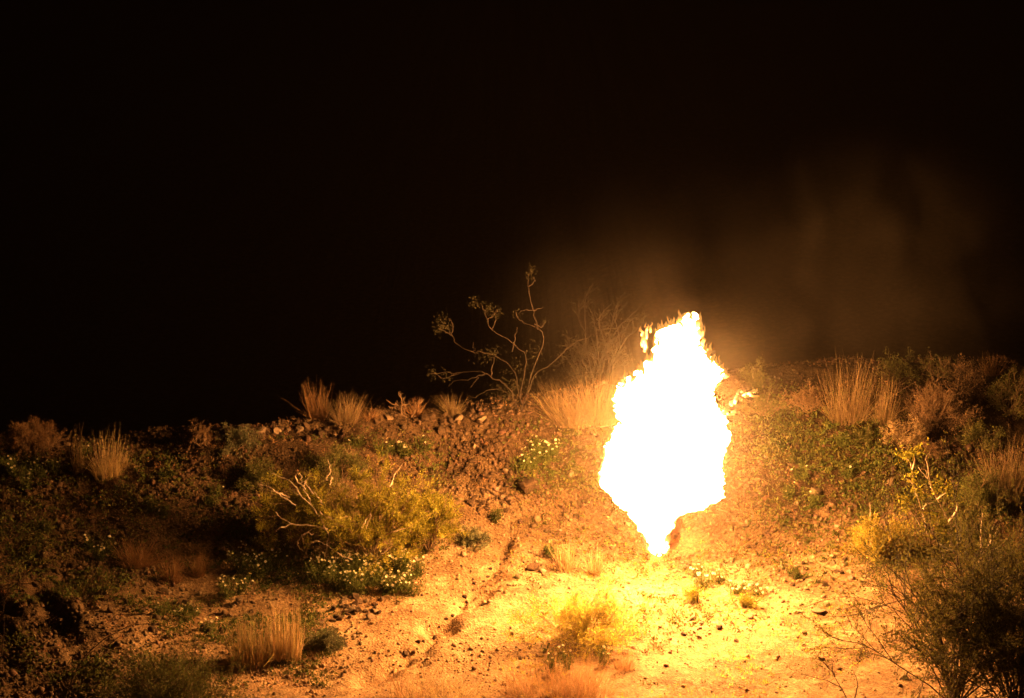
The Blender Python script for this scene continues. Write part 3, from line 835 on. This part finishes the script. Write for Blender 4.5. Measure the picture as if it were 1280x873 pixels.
shrub("bare twig sprawl leaning over the crest beside small tufts", 508, 522, 60, 44, "straw_red", "twig", 7, 0, levels=3, kids=3, seed=40, name="dry_shrub", thick=.003, wander=.3, group=DRY, r0=.012)
shrub("ghostly tall shrub standing in the smoke just left of the flame top", 748, 510, 130, 135, "twig_leaf", "bark_dark", 12, 3, .035, .008, .03, 3, 4, None, 41, "creosote_bush", thick=.003, r0=.014, wander=.2, P=on_ground(pw(748, 500, 30.2)))

# pale-stemmed sapling on the right
Ps = hit(1168, 694)
sap = thing("sapling", "yellow-leaved sapling with pale forked stems above the dark foreground shrub", "shrub", Ps)
stems = [[(1166, 698), (1160, 668), (1157, 657), (1152, 637), (1143, 610), (1140, 588), (1137, 577), (1127, 571)], [(1140, 588), (1143, 577), (1142, 567)], [(1168, 698), (1184, 690), (1190, 668), (1184, 648), (1170, 622), (1162, 604), (1154, 592), (1148, 584)],
         [(1164, 610), (1161, 591), (1158, 571), (1164, 569)], [(1164, 696), (1156, 674), (1150, 657), (1136, 637)], [(1154, 637), (1159, 630), (1172, 630)], [(1186, 652), (1195, 640), (1196, 628)], [(1142, 606), (1134, 598)], [(1152, 586), (1158, 588), (1160, 600)], [(1172, 624), (1182, 616)]]
put_branches(sap, px_paths(Ps, Ps[1], stems, 0.013, .1, np.random.default_rng(4), .003), "twig_pale", rngb, .004)
Cs, Ds = [], []
for (x, y, rr, n) in ((1137, 568, 8, 70), (1148, 563, 8, 60), (1126, 570, 6, 40), (1129, 628, 9, 90), (1133, 636, 6, 40), (1176, 610, 11, 110), (1188, 612, 7, 50), (1138, 597, 7, 60), (1143, 612, 6, 40), (1194, 626, 6, 40), (1152, 618, 8, 40), (1158, 646, 12, 60), (1175, 660, 16, 130), (1148, 672, 14, 110), (1196, 680, 16, 120)):
    c = pw(x, y, Ps[1]) - Ps; s = scale_at(Ps) * rr
    Cs.append(c + rngt.normal(0, 1, (n, 3)) * s * .6); Ds.append(rngt.normal(0, 1, (n, 3)))
put_leaves(sap, np.vstack(Cs), np.vstack(Ds), .05, .02, "yellow_green", rngt)
Pk = hit(1104, 700)
twig = thing("bare_sapling", "thin pale forked stem rising from the small yellow-green bush", "shrub", Pk)
put_branches(twig, px_paths(Pk, Pk[1] - .1, [[(1108, 700), (1109, 680), (1107, 662), (1104, 648)], [(1109, 676), (1114, 666)], [(1088, 652), (1088, 640), (1087, 628)], [(1107, 664), (1098, 654)]], .007, .05, rngb, .002), "twig_pale", rngb, .003)
Pk = hit(1222, 712)
twig = thing("bare_sapling", "bleached forked twig at the right, left of the orange-tan clump", "shrub", Pk)
put_branches(twig, px_paths(Pk, Pk[1], [[(1220, 722), (1223, 702), (1232, 688), (1240, 675), (1247, 661)], [(1226, 690), (1226, 668), (1228, 640)], [(1238, 682), (1238, 668)]], .009, .05, rngb, .003), "twig_pale", rngb, .003)

# dark foreground creosote
Pc = on_ground(pw(1215, 905, 21.0))
for lab, xx, DD, wpx, hpx, ns, sd in (("large dark airy shrub silhouetted at bottom right in front of the sand", 1192, 21.4, 235, 240, 36, 50), ("denser black shrub at the bottom right corner", 1270, 20.9, 230, 215, 32, 51)):
    rng = np.random.default_rng(sd)
    P = on_ground(pw(xx, 890, DD)); s = scale_at(P)
    root = thing("creosote_bush", lab, "shrub", P, "dark foreground shrubs")
    paths, tips = grow(rng, ns, (hpx + 30) * s, wpx * s, 3, 5, .12, .010, 0, .55)
    put_branches(root, paths, "bark", rng, .0022)
    C, D = leaf_cloud(tips, 5, .018, rng)
    put_leaves(root, C, D, rng.uniform(.6, 1.2, len(C)) * .032, rng.uniform(.7, 1.2, len(C)) * .014, "creosote", rng)
Pq = on_ground(pw(1040, 885, 21.5))
sprig = thing("creosote_bush", "small leafy sprig on the sand left of the large dark shrub", "shrub", Pq, "dark foreground shrubs")
put_branches(sprig, px_paths(Pq, Pq[1], [[(1062, 880), (1050, 858), (1036, 835), (1020, 818)], [(1052, 860), (1030, 850), (1000, 843)], [(1036, 836), (1026, 826), (1012, 822)], [(1044, 846), (1040, 836), (1042, 826)], [(1066, 880), (1072, 856), (1066, 838)]], .006, .08, rngb, .003), "bark", rngb, .0022)
Cs, Ds = [], []
for (x, y, rr, n) in ((1012, 812, 9, 40), (1020, 822, 8, 36), (1024, 810, 6, 20), (1000, 842, 8, 24), (1060, 840, 12, 40), (1072, 848, 10, 40), (1036, 848, 10, 20)):
    c = pw(x, y, Pq[1]) - Pq
    Cs.append(c + rngt.normal(0, 1, (n, 3)) * scale_at(Pq) * rr * .6); Ds.append(rngt.normal(0, 1, (n, 3)))
put_leaves(sprig, np.vstack(Cs), np.vstack(Ds), .024, .011, "creosote", rngt)
# blurred shrub and twigs near the camera, bottom left
shrub("blurred dark dome of a shrub at bottom left nearest the camera", 215, 905, 230, 105, "olive", "twig", 40, 4, .03, .008, .02, 3, 5, "dark foreground shrubs", 60, "desert_shrub", P=on_ground(pw(215, 912, 19.6)), upright=.85)
Pl = on_ground(pw(10, 900, 19.5))
tw = thing("bare_branch", "dark arching bare branch at the bottom left corner", "shrub", Pl, "dark foreground shrubs")
put_branches(tw, px_paths(Pl, 19.4, [[(-10, 905), (4, 800), (6, 745), (30, 729), (60, 742), (90, 760)], [(4, 760), (2, 735), (24, 728)], [(70, 900), (100, 830), (130, 800), (180, 780), (270, 800)], [(20, 900), (60, 860), (95, 840), (150, 795)]], .006, .1, rngb, .004), "bark", rngb, .003)


# ------------------------------------------------------------------ white-flowered herbs
def herb(label, x, y, wpx, hpx, nf, group, seed):
    rng = np.random.default_rng(seed)
    P = hit(x, y); s = scale_at(P); W = wpx * s; H = hpx * s
    root = thing("flowering_herb", label, "flower", P, group)
    n = max(nf * 3, 20)
    a = rng.uniform(0, 6.283, n); r = np.sqrt(rng.uniform(0, 1, n)) * W / 2
    tip = np.stack([r * np.cos(a), r * np.sin(a) * .8, H * rng.uniform(.5, 1.05, n)], -1)
    b = tip * np.array([.35, .35, 0]) - np.array([0, 0, .03]); t = np.linspace(0, 1, 4)
    path = b[:, None] + (tip - b)[:, None] * t[None, :, None]; path[:, 1:-1, :2] += rng.normal(0, .012, (n, 2, 2))
    V, F, idx = ribbons(path, .006, .004, rng)
    obj("stems", make_mesh("stems", V, F, rng.uniform(.7, 1.2, (n, 1))[idx] * np.ones(3)), M["green"], root)
    m = n * 9; k = rng.integers(0, n, m); tt = rng.uniform(.1, .9, m)[:, None]
    C = b[k] + (tip[k] - b[k]) * tt + rng.normal(0, .02, (m, 3))
    put_leaves(root, C, rng.normal(0, 1, (m, 3)) + np.array([0, 0, .4]), rng.uniform(.03, .055, m), rng.uniform(.008, .015, m), "green", rng)
    # flower heads: a cupped ring of petals round a small domed eye
    VV, FF, off = [], [], 0; EV, EF = [], []
    for q in range(nf):
        c = tip[q]; R = rng.uniform(.012, .020); tilt = rng.normal(0, .5, 2); npet = 8
        nrm = np.array([tilt[0], tilt[1] - .5, 1.0]); nrm /= np.linalg.norm(nrm)
        u = np.cross(nrm, [0, 1, .3]); u /= np.linalg.norm(u); v = np.cross(nrm, u)
        for j in range(npet):
            th = j * 6.283 / npet; d = u * math.cos(th) + v * math.sin(th); sd = -u * math.sin(th) + v * math.cos(th)
            VV += [c, c + d * R * .6 + sd * R * .34 + nrm * R * .2, c + d * R + nrm * R * .25, c + d * R * .6 - sd * R * .34 + nrm * R * .2]
            FF.append((off, off + 1, off + 2, off + 3)); off += 4
        e0 = len(EV)
        EV += [c + nrm * R * .45] + [c + (u * math.cos(z) + v * math.sin(z)) * R * .3 + nrm * R * .2 for z in np.arange(6) * 1.0472]
        EF += [(e0, e0 + 1 + z, e0 + 1 + (z + 1) % 6) for z in range(6)]
    fh = obj("flower_heads", make_mesh("flower_heads", VV, FF, np.ones((len(VV), 3))), M["petal"], root)
    fe = obj("flower_eyes", make_mesh("flower_eyes", EV, EF, np.ones((len(EV), 3))), M["flower_eye"], root)
    fh["kind"] = "stuff"; fe["kind"] = "stuff"


def patch(label, group, spots, wpx, hpx, nf, seed):
    ords = ["leftmost", "second from left", "third from left", "fourth from left", "fifth from left", "sixth from left", "seventh from left", "eighth from left", "ninth from left", "tenth from left", "eleventh from left", "rightmost"]
    for i, (x, y) in enumerate(sorted(spots)):
        herb(label + ", " + (ords[i] if i < len(spots) - 1 else "rightmost"), x, y, wpx * random.uniform(.8, 1.2), hpx * random.uniform(.8, 1.2), int(nf * random.uniform(.7, 1.3)), group, seed + i)


patch("white-flowered herb below the feathery shrubs", "white flowers below the feathery shrubs",
      [(402, 728), (424, 738), (446, 742), (466, 732), (486, 742), (505, 736), (520, 722), (500, 716), (470, 716), (440, 722), (515, 744), (412, 716)], 40, 30, 20, 100)
patch("white-flowered herb left of the dead branches", "white flowers left of the dead branches",
      [(300, 742), (322, 724), (284, 748), (342, 712), (318, 700), (300, 716), (352, 700)], 34, 28, 9, 130)
patch("dim white-flowered herb below the dome shrub", "white flowers on the far left slope", [(22, 600), (48, 598), (34, 612), (14, 590), (68, 594), (40, 588)], 26, 20, 6, 150)
patch("white-flowered herb left of the wide russet grass clump", "white flowers by the russet grass", [(126, 702), (118, 690), (136, 694)], 22, 22, 6, 160)
patch("white-flowered herb on the stony bank above the big brown rock", "white flowers on the stony bank", [(664, 584), (680, 578), (650, 590), (690, 570), (672, 566)], 28, 22, 8, 170)
patch("white-flowered herb on sand right of fireball foot", "white flowers on the bright sand", [(880, 736), (900, 730), (920, 742), (872, 722), (946, 744)], 32, 18, 8, 180)
patch("white-flowered herb behind the feathery shrubs", "white flowers below the crest", [(478, 570), (494, 566), (508, 572), (446, 560), (530, 566)], 26, 20, 4, 190)
patch("white-flowered herb by the dark lower left bank", "white flowers at lower left", [(232, 778), (262, 790), (244, 770), (200, 770)], 28, 20, 6, 200)
patch("sparse pale-flowered herb on the left slope", "pale flowers on the left slope", [(190, 640), (204, 648), (270, 620), (262, 632), (108, 570), (60, 664)], 24, 18, 3, 210)
patch("pale-flowered herb among reddish grass", "pale flowers in the reddish grass", [(690, 842), (708, 838), (756, 832)], 24, 26, 6, 220)
patch("pale-flowered herb on the green right slope", "pale flowers on the right slope", [(1000, 600), (1058, 598), (985, 625), (1020, 634), (1052, 560)], 24, 20, 2, 230)

# ------------------------------------------------------------------ rocks
ICO1, ICOF1 = ico(2)
ROCKS = []
for k in range(8):
    rng = np.random.default_rng(400 + k)
    V = ICO1.copy()
    for _ in range(16):      # chop flat facets
        nrm = rng.normal(size=3); nrm /= np.linalg.norm(nrm); d = rng.uniform(.38, .8)
        over = np.maximum(V @ nrm - d, 0); V = V - over[:, None] * nrm
    V *= 1 + 0.10 * fbm(V[:, 0] * 3 + k, V[:, 1] * 3 + V[:, 2] * 2, 60, 2)[:, None]
    V /= np.abs(V).max(0)
    ROCKS.append(make_mesh("rock", V, ICOF1, np.ones((len(V), 3)) * rng.uniform(.65, 1.3)))
    ROCKS[-1].materials.append(M["rock"])
ROCKP = []
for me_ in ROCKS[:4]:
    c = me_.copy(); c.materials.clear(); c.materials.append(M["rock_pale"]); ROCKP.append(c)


def rock(label, x, y, wpx, hpx, pale=False, group=None, k=None):
    P = hit(x, y); s = scale_at(P)
    lst = ROCKP if pale else ROCKS
    o = bpy.data.objects.new("rock", lst[(k if k is not None else random.randrange(99)) % len(lst)])
    COL.objects.link(o)
    o.scale = (wpx * s / 2, wpx * s / 2 * random.uniform(.7, 1), hpx * s / 2 * 1.15)
    o.location = (P[0], P[1], P[2] + hpx * s * .12)
    o.rotation_euler = (random.uniform(-.25, .25), random.uniform(-.25, .25), random.uniform(0, 6.28))
    return tag(o, label, "rock", group)


rock("biggest flat-topped brown rock on the stony bank left of the fireball", 660, 612, 42, 22, k=1)
rock("rounded dark rock in the sand left of the small pale tufts", 667, 712, 20, 12, k=2)
rock("pale rock on the bank close to the fireball's left side", 711, 597, 18, 12, True, k=0)
rock("pale rock among green cover right of the fireball", 1019, 620, 18, 14, True, k=1)
rock("tan round rock on the green right slope near the sapling", 1113, 606, 14, 13, True, k=2)
rock("pale square rock on the left crest beside the scraggly shrub", 251, 554, 20, 13, True, k=3)
rock("dark-shaded rock on the sand near the foreground shrub", 1031, 732, 14, 10, k=3)
rock("flat pale slab on the right-hand sand", 1024, 766, 26, 7, True, k=1)
rock("white stone in the brightest sand below the fireball", 865, 776, 12, 9, True, k=0)
rock("small rust-coloured stone in the brightest sand", 854, 794, 10, 8, k=5)
rock("reddish stone lying in the glare left of the white stone", 803, 763, 12, 8, k=6)
rock("pale upright stone by the dim grass at lower left", 207, 742, 16, 11, True, k=2)
rock("small light stone on the dark lower left slope", 122, 761, 10, 8, True, k=3)
rock("pinkish stone on the dim left slope among green cover", 56, 696, 12, 12, k=4)
rock("rock at the head of the gully under the stony bank", 590, 632, 14, 9, k=7)


def rock_group(label, group, boxes, n, smin, smax, pale=0.0):
    for i in range(n):
        x0, y0, x1, y1 = random.choice(boxes)
        w = random.uniform(smin, smax)
        rock(label, random.uniform(x0, x1), random.uniform(y0, y1), w, w * random.uniform(.6, .85), random.random() < pale, group)


rock_group("loose brown stone in the pile below the white-flowered patch", "stones below the white-flowered patch", [(392, 748, 490, 785), (420, 752, 470, 775)], 34, 7, 14, .45)
for i in range(20):
    t = i / 19 * 4.3; a = int(t); f = t - a
    gp = [(506, 822), (545, 792), (576, 757), (602, 722), (632, 692), (640, 664)]
    x = gp[a][0] * (1 - f) + gp[a + 1][0] * f; y = gp[a][1] * (1 - f) + gp[a + 1][1] * f
    w = random.uniform(4, 9)
    rock("small dark stone lodged along the winding gully in the sand", x + random.gauss(0, 3), y + random.gauss(0, 3), w, w * .8, False, "stones along the gully")
rock_group("brown stone on the loose rubble slope under the bare-branched bush", "stones on the rubble slope", [(545, 520, 660, 600), (560, 540, 640, 600), (590, 590, 640, 640)], 120, 5, 11, .04)
rock_group("brown stone along the middle of the crest", "stones along the crest", [(300, 535, 420, 548), (470, 518, 640, 530)], 34, 8, 15, .15)
rock_group("dim stone on the dark lower left slope", "stones on the lower left slope", [(10, 690, 150, 760), (60, 740, 330, 800), (150, 750, 300, 790)], 50, 7, 13, .12)
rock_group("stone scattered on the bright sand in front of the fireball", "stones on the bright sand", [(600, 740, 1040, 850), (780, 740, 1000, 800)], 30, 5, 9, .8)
rock_group("stone on the earthy ground right of the bright sand", "stones right of the bright sand", [(960, 700, 1060, 770)], 22, 5, 11, .55)
rock_group("stone on the dim right slope among green cover", "stones on the right slope", [(950, 540, 1240, 640)], 22, 7, 12, .3)

# ------------------------------------------------------------------ gravel and clods (uncountable)
def scatter(n, rng, x=(-7.0, 7.0), y=(20.6, 31.5)):
    return rng.uniform(*x, n), rng.uniform(*y, n)


rng = np.random.default_rng(77)
IV, IF = ico(0)
X, Y = scatter(66000, rng)
w = wash_mask(X, Y)
dens = (0.18 + 0.9 * sstep(-0.15, 0.35, fbm(X / 1.2, Y / 1.2, 51, 3))) * (1 - (0.80 - 0.5 * sstep(-1.2, -2.2, X)) * w)
dens = np.maximum(dens, 0.95 * np.exp(-(((X + 0.5) / 1.0) ** 2 + ((Y - 27.4) / 0.8) ** 2)))
keep = rng.uniform(size=len(X)) < dens
X, Y, w = X[keep], Y[keep], w[keep]
n = len(X); Z = height(X, Y)
size = 0.009 + 0.030 * rng.beta(1.3, 5, n) * (1.6 - .6 * w)
size *= np.where(rng.uniform(size=n) < .07, 1.5, 1.0)
B = IV[None] * (1 + rng.normal(0, .2, (n, 12, 1))) * size[:, None, None] * rng.uniform(.6, 1.2, (n, 1, 3))
ang = rng.uniform(0, 6.283, n); ca, sa = np.cos(ang)[:, None], np.sin(ang)[:, None]
B = np.stack([B[..., 0] * ca - B[..., 1] * sa, B[..., 0] * sa + B[..., 1] * ca, B[..., 2]], -1)
B += np.stack([X, Y, Z + size * .25], -1)[:, None]
tint = rng.uniform(.55, 1.35, (n, 1)) * (1 + w[:, None] * np.array([2.0, 2.5, 2.8])) * np.stack([np.ones(n), rng.uniform(.85, 1.1, n), rng.uniform(.8, 1.15, n)], -1)
me = make_mesh("gravel", B, (IF[None] + (np.arange(n) * 12)[:, None, None]).reshape(-1, 3), np.repeat(tint, 12, 0))
o = obj("gravel", me, M["rock"]); tag(o, "loose brown gravel and earth clods strewn over the desert ground", kind="stuff")

# ------------------------------------------------------------------ low green annuals (uncountable)
def cover(name, label, n, densf, mat, hmax, per, Lr, Wr, seed):
    rng = np.random.default_rng(seed)
    X, Y = scatter(n, rng)
    Z = height(X, Y); px, py = to_px(np.stack([X, Y, Z], -1))
    keep = rng.uniform(size=n) < densf(X, Y, px, py)
    P = np.stack([X, Y, Z], -1)[keep]; m = len(P)
    hh = rng.uniform(.3, 1.0, m) * hmax * (.55 + 1.5 * sstep(-.05, .4, fbm(P[:, 0] / .38, P[:, 1] / .38, 97, 2)))
    C = np.repeat(P, per, 0); k = len(C)
    rr = np.repeat(hh, per)
    C = C + np.stack([rng.normal(0, .6, k) * rr, rng.normal(0, .6, k) * rr, rng.uniform(0, .8, k) * rr], -1)
    D = rng.normal(0, .8, (k, 3)) + np.array([0, 0, .7])
    V, F, idx = leaves(C, D, rng.uniform(*Lr, k), rng.uniform(*Wr, k), rng)
    pl = rng.uniform(.55, 1.4, (m, 1)) * np.stack([rng.uniform(.8, 1.35, m), np.ones(m), rng.uniform(.8, 1.2, m)], -1)
    t = np.repeat(pl, per, 0) * rng.uniform(.8, 1.2, (k, 1))
    o = obj(name, make_mesh(name, V, F, t[idx]), M[mat]); tag(o, label, kind="stuff")


def soft(px, py, x0, y0, x1, y1, e=30):
    return sstep(x0 - e, x0 + e, px) * sstep(x1 + e, x1 - e, px) * sstep(y0 - e, y0 + e, py) * sstep(y1 + e, y1 - e, py)


def d_green(X, Y, px, py):
    blot = sstep(-.12, .28, fbm(X / .9, Y / .9, 61, 3))
    d = 0.95 * soft(px, py, 940, 515, 1120, 690, 40) * (0.35 + .65 * blot)
    d = np.maximum(d, .8 * soft(px, py, 1080, 570, 1270, 720, 30) * (.3 + .7 * blot))
    d = np.maximum(d, .95 * (.15 + .85 * blot) * soft(px, py, -40, 570, 330, 720, 25))
    d = np.maximum(d, .5 * blot * soft(px, py, 300, 560, 560, 740, 25))
    d = np.maximum(d, .85 * (.25 + .75 * blot) * soft(px, py, 640, 525, 780, 620, 25))
    d = np.maximum(d, .75 * blot * soft(px, py, 20, 700, 400, 850, 30))
    d = np.maximum(d, .14 * blot * soft(px, py, 660, 640, 1040, 840, 30))
    return d


def d_dry(X, Y, px, py):
    blot = sstep(-.05, .3, fbm(X / .7, Y / .7, 66, 3))
    d = .28 * blot
    d = np.maximum(d, .8 * blot * soft(px, py, 720, 600, 980, 720, 30))
    d = np.maximum(d, .6 * blot * soft(px, py, 0, 540, 700, 640, 30))
    d = np.maximum(d, .6 * (.3 + .7 * blot) * soft(px, py, 860, 540, 1020, 700, 30))
    return d * (1 - .8 * soft(px, py, 640, 690, 1060, 860, 30))


cover("green_ground_cover", "low green annual plants carpeting the slopes either side", 85000, d_green, "green", .10, 9, (.022, .05), (.010, .021), 81)
cover("straw_litter", "pale straw and small yellow weeds on the bright sand", 26000, lambda X, Y, px, py: .8 * sstep(-.1, .3, fbm(X / .6, Y / .45, 68, 3)) * soft(px, py, 640, 660, 1080, 870, 30), "yellow_bright", .05, 7, (.02, .05), (.004, .010), 83)
cover("dry_ground_cover", "short dry straw and leaf litter over the ground", 26000, d_dry, "straw_red", .05, 7, (.02, .06), (.003, .006), 82)

# ------------------------------------------------------------------ dark unburnt fuel smoke at the foot of the flame, drifting smoke, haze
def blob(pts, radii, seed, rings=18, sides=20):
    path = smooth_path(pts, 6); K = len(path); rad = np.interp(np.linspace(0, 1, K), np.linspace(0, 1, len(radii)), radii)
    th = np.arange(sides) * 2 * math.pi / sides
    tan = np.gradient(path, axis=0); tan /= np.linalg.norm(tan, axis=1, keepdims=True)
    a = np.cross(tan, [0, 1, 0.01]); a /= np.linalg.norm(a, axis=1, keepdims=True); b = np.cross(tan, a)
    R = rad[:, None] * (1 + .5 * fbm(np.cos(th)[None] * 1.5 + np.arange(K)[:, None] * .45, np.sin(th)[None] * 1.5 + np.zeros((K, 1)), seed, 3))
    V = path[:, None] + R[..., None] * (a[:, None] * np.cos(th)[None, :, None] + b[:, None] * np.sin(th)[None, :, None])
    i = np.arange(K - 1)[:, None] * sides; j = np.arange(sides)[None]; j2 = (j + 1) % sides
    F = np.stack([i + j, i + j2, i + sides + j2, i + sides + j], -1).reshape(-1, 4)
    V = np.vstack([V.reshape(-1, 3), path[0], path[-1]])
    T = []
    for q in range(sides):
        T.append((K * sides, (q + 1) % sides, q, q)); T.append((K * sides + 1, (K - 1) * sides + q, (K - 1) * sides + (q + 1) % sides, (K - 1) * sides + q))
    me = bpy.data.meshes.new("smoke")
    me.from_pydata([tuple(v) for v in V], [], [tuple(f) for f in F] + [t[:3] for t in T]); me.update()
    for p in me.polygons: p.use_smooth = True
    return me


m, nn, ll = new_mat("sooty_fuel_smoke")
out = nn.new("ShaderNodeOutputMaterial"); ab = nn.new("ShaderNodeVolumeAbsorption")
ab.inputs[0].default_value = (0.62, 0.36, 0.30, 1); ab.inputs[1].default_value = 22
ll.new(ab.outputs[0], out.inputs["Volume"])
fuel_me = blob([pw(836, 690, FD - .3) - fire_base, pw(842, 680, FD - .3) - fire_base, pw(845, 665, FD - .3) - fire_base, pw(849, 652, FD - .28) - fire_base, pw(852, 640, FD - .25) - fire_base], [.02, .055, .06, .05, .015], 5)
o = obj("soot_plume", fuel_me, m, None, fire_base); tag(o, "dark reddish soot wisp hugging the right side of the flame foot", kind="stuff")


def smoke_mat(name, density, scale, centre, radii, lo, seed):
    m, n, l = new_mat(name)
    out = n.new("ShaderNodeOutputMaterial"); v = n.new("ShaderNodeVolumePrincipled")
    v.inputs["Color"].default_value = (0.82, 0.62, 0.45, 1); v.inputs["Anisotropy"].default_value = 0.0
    tc = n.new("ShaderNodeTexCoord"); nz = n.new("ShaderNodeTexNoise"); nz.inputs["Scale"].default_value = scale; nz.inputs["Detail"].default_value = 4; nz.inputs["Distortion"].default_value = .9
    mp = n.new("ShaderNodeMapping"); mp.inputs["Location"].default_value = (seed * 3.1, seed, 0); mp.inputs["Scale"].default_value = (1, 1, .8)
    l.new(tc.outputs["Object"], mp.inputs[0]); l.new(mp.outputs[0], nz.inputs["Vector"])
    # thins out towards the edge of the puff
    sub = n.new("ShaderNodeVectorMath"); sub.operation = 'DIVIDE'; l.new(tc.outputs["Object"], sub.inputs[0]); sub.inputs[1].default_value = radii
    ln = n.new("ShaderNodeVectorMath"); ln.operation = 'LENGTH'; l.new(sub.outputs[0], ln.inputs[0])
    fall = n.new("ShaderNodeMapRange"); fall.interpolation_type = 'SMOOTHSTEP'; fall.inputs[1].default_value = 1.0; fall.inputs[2].default_value = 0.15; fall.inputs[3].default_value = 0; fall.inputs[4].default_value = 1
    l.new(ln.outputs["Value"], fall.inputs[0])
    mr = n.new("ShaderNodeMapRange"); mr.inputs[1].default_value = lo; mr.inputs[2].default_value = lo + .32; mr.inputs[3].default_value = 0.06; mr.inputs[4].default_value = 1
    l.new(nz.outputs["Fac"], mr.inputs[0])
    mu = n.new("ShaderNodeMath"); mu.operation = 'MULTIPLY'; l.new(fall.outputs[0], mu.inputs[0]); l.new(mr.outputs[0], mu.inputs[1])
    mu2 = n.new("ShaderNodeMath"); mu2.operation = 'MULTIPLY'; l.new(mu.outputs[0], mu2.inputs[0]); mu2.inputs[1].default_value = density
    l.new(mu2.outputs[0], v.inputs["Density"]); l.new(v.outputs[0], out.inputs["Volume"])
    return m


def smoke(label, c, radii, density, scale, lo, seed):
    V, F = ico(2)
    me = make_mesh("smoke", V * np.array(radii), F)
    o = obj("smoke", me, smoke_mat("smoke", density, scale, c, radii, lo, seed), None, c)
    tag(o, label, kind="stuff"); return o


smoke("thin glowing smoke wrapped round the fireball", pw(840, 440, 26.2), (2.9, 2.2, 2.6), 0.0046, .8, .36, 7)
smoke("fuming air and lens bloom close about the fireball", pw(850, 560, 25.3), (1.9, 1.5, 2.0), 0.029, 1.2, .1, 9)  # puff added so that lit smoke also supplies the lens bloom
smoke("thin smoke veil drifting left from the upper fireball", pw(765, 425, 27.6), (1.9, 1.2, 1.6), 0.017, .9, .34, 1)
smoke("faint smoke column rising over the right slope", pw(1090, 370, 29.3), (2.5, 1.5, 2.5), 0.040, 1.1, .38, 5)
smoke("smoke drifting right from the fireball over the slope", pw(970, 440, 28.4), (2.0, 1.4, 1.7), 0.016, 1.0, .40, 3)

m, nn, ll = new_mat("night_haze")
out = nn.new("ShaderNodeOutputMaterial"); v = nn.new("ShaderNodeVolumePrincipled")
v.inputs["Color"].default_value = (0.85, 0.62, 0.45, 1); v.inputs["Density"].default_value = HAZE_DENSITY
ll.new(v.outputs[0], out.inputs["Volume"])
lo = np.array([GX.min() - 1, GY.min() - 1, GZ.min() - 1]); hi = np.array([GX.max() + 1, GY.max() + 1, max(GZ.max(), 9.6) + .6])
HV = [(x, y, z) for x in (lo[0], hi[0]) for y in (lo[1], hi[1]) for z in (lo[2], hi[2])]
HF = [(0, 1, 3, 2), (4, 6, 7, 5), (0, 4, 5, 1), (2, 3, 7, 6), (0, 2, 6, 4), (1, 5, 7, 3)]
o = obj("haze", make_mesh("haze", HV, HF), m); tag(o, "thin smoky night air glowing around the fire", kind="stuff")
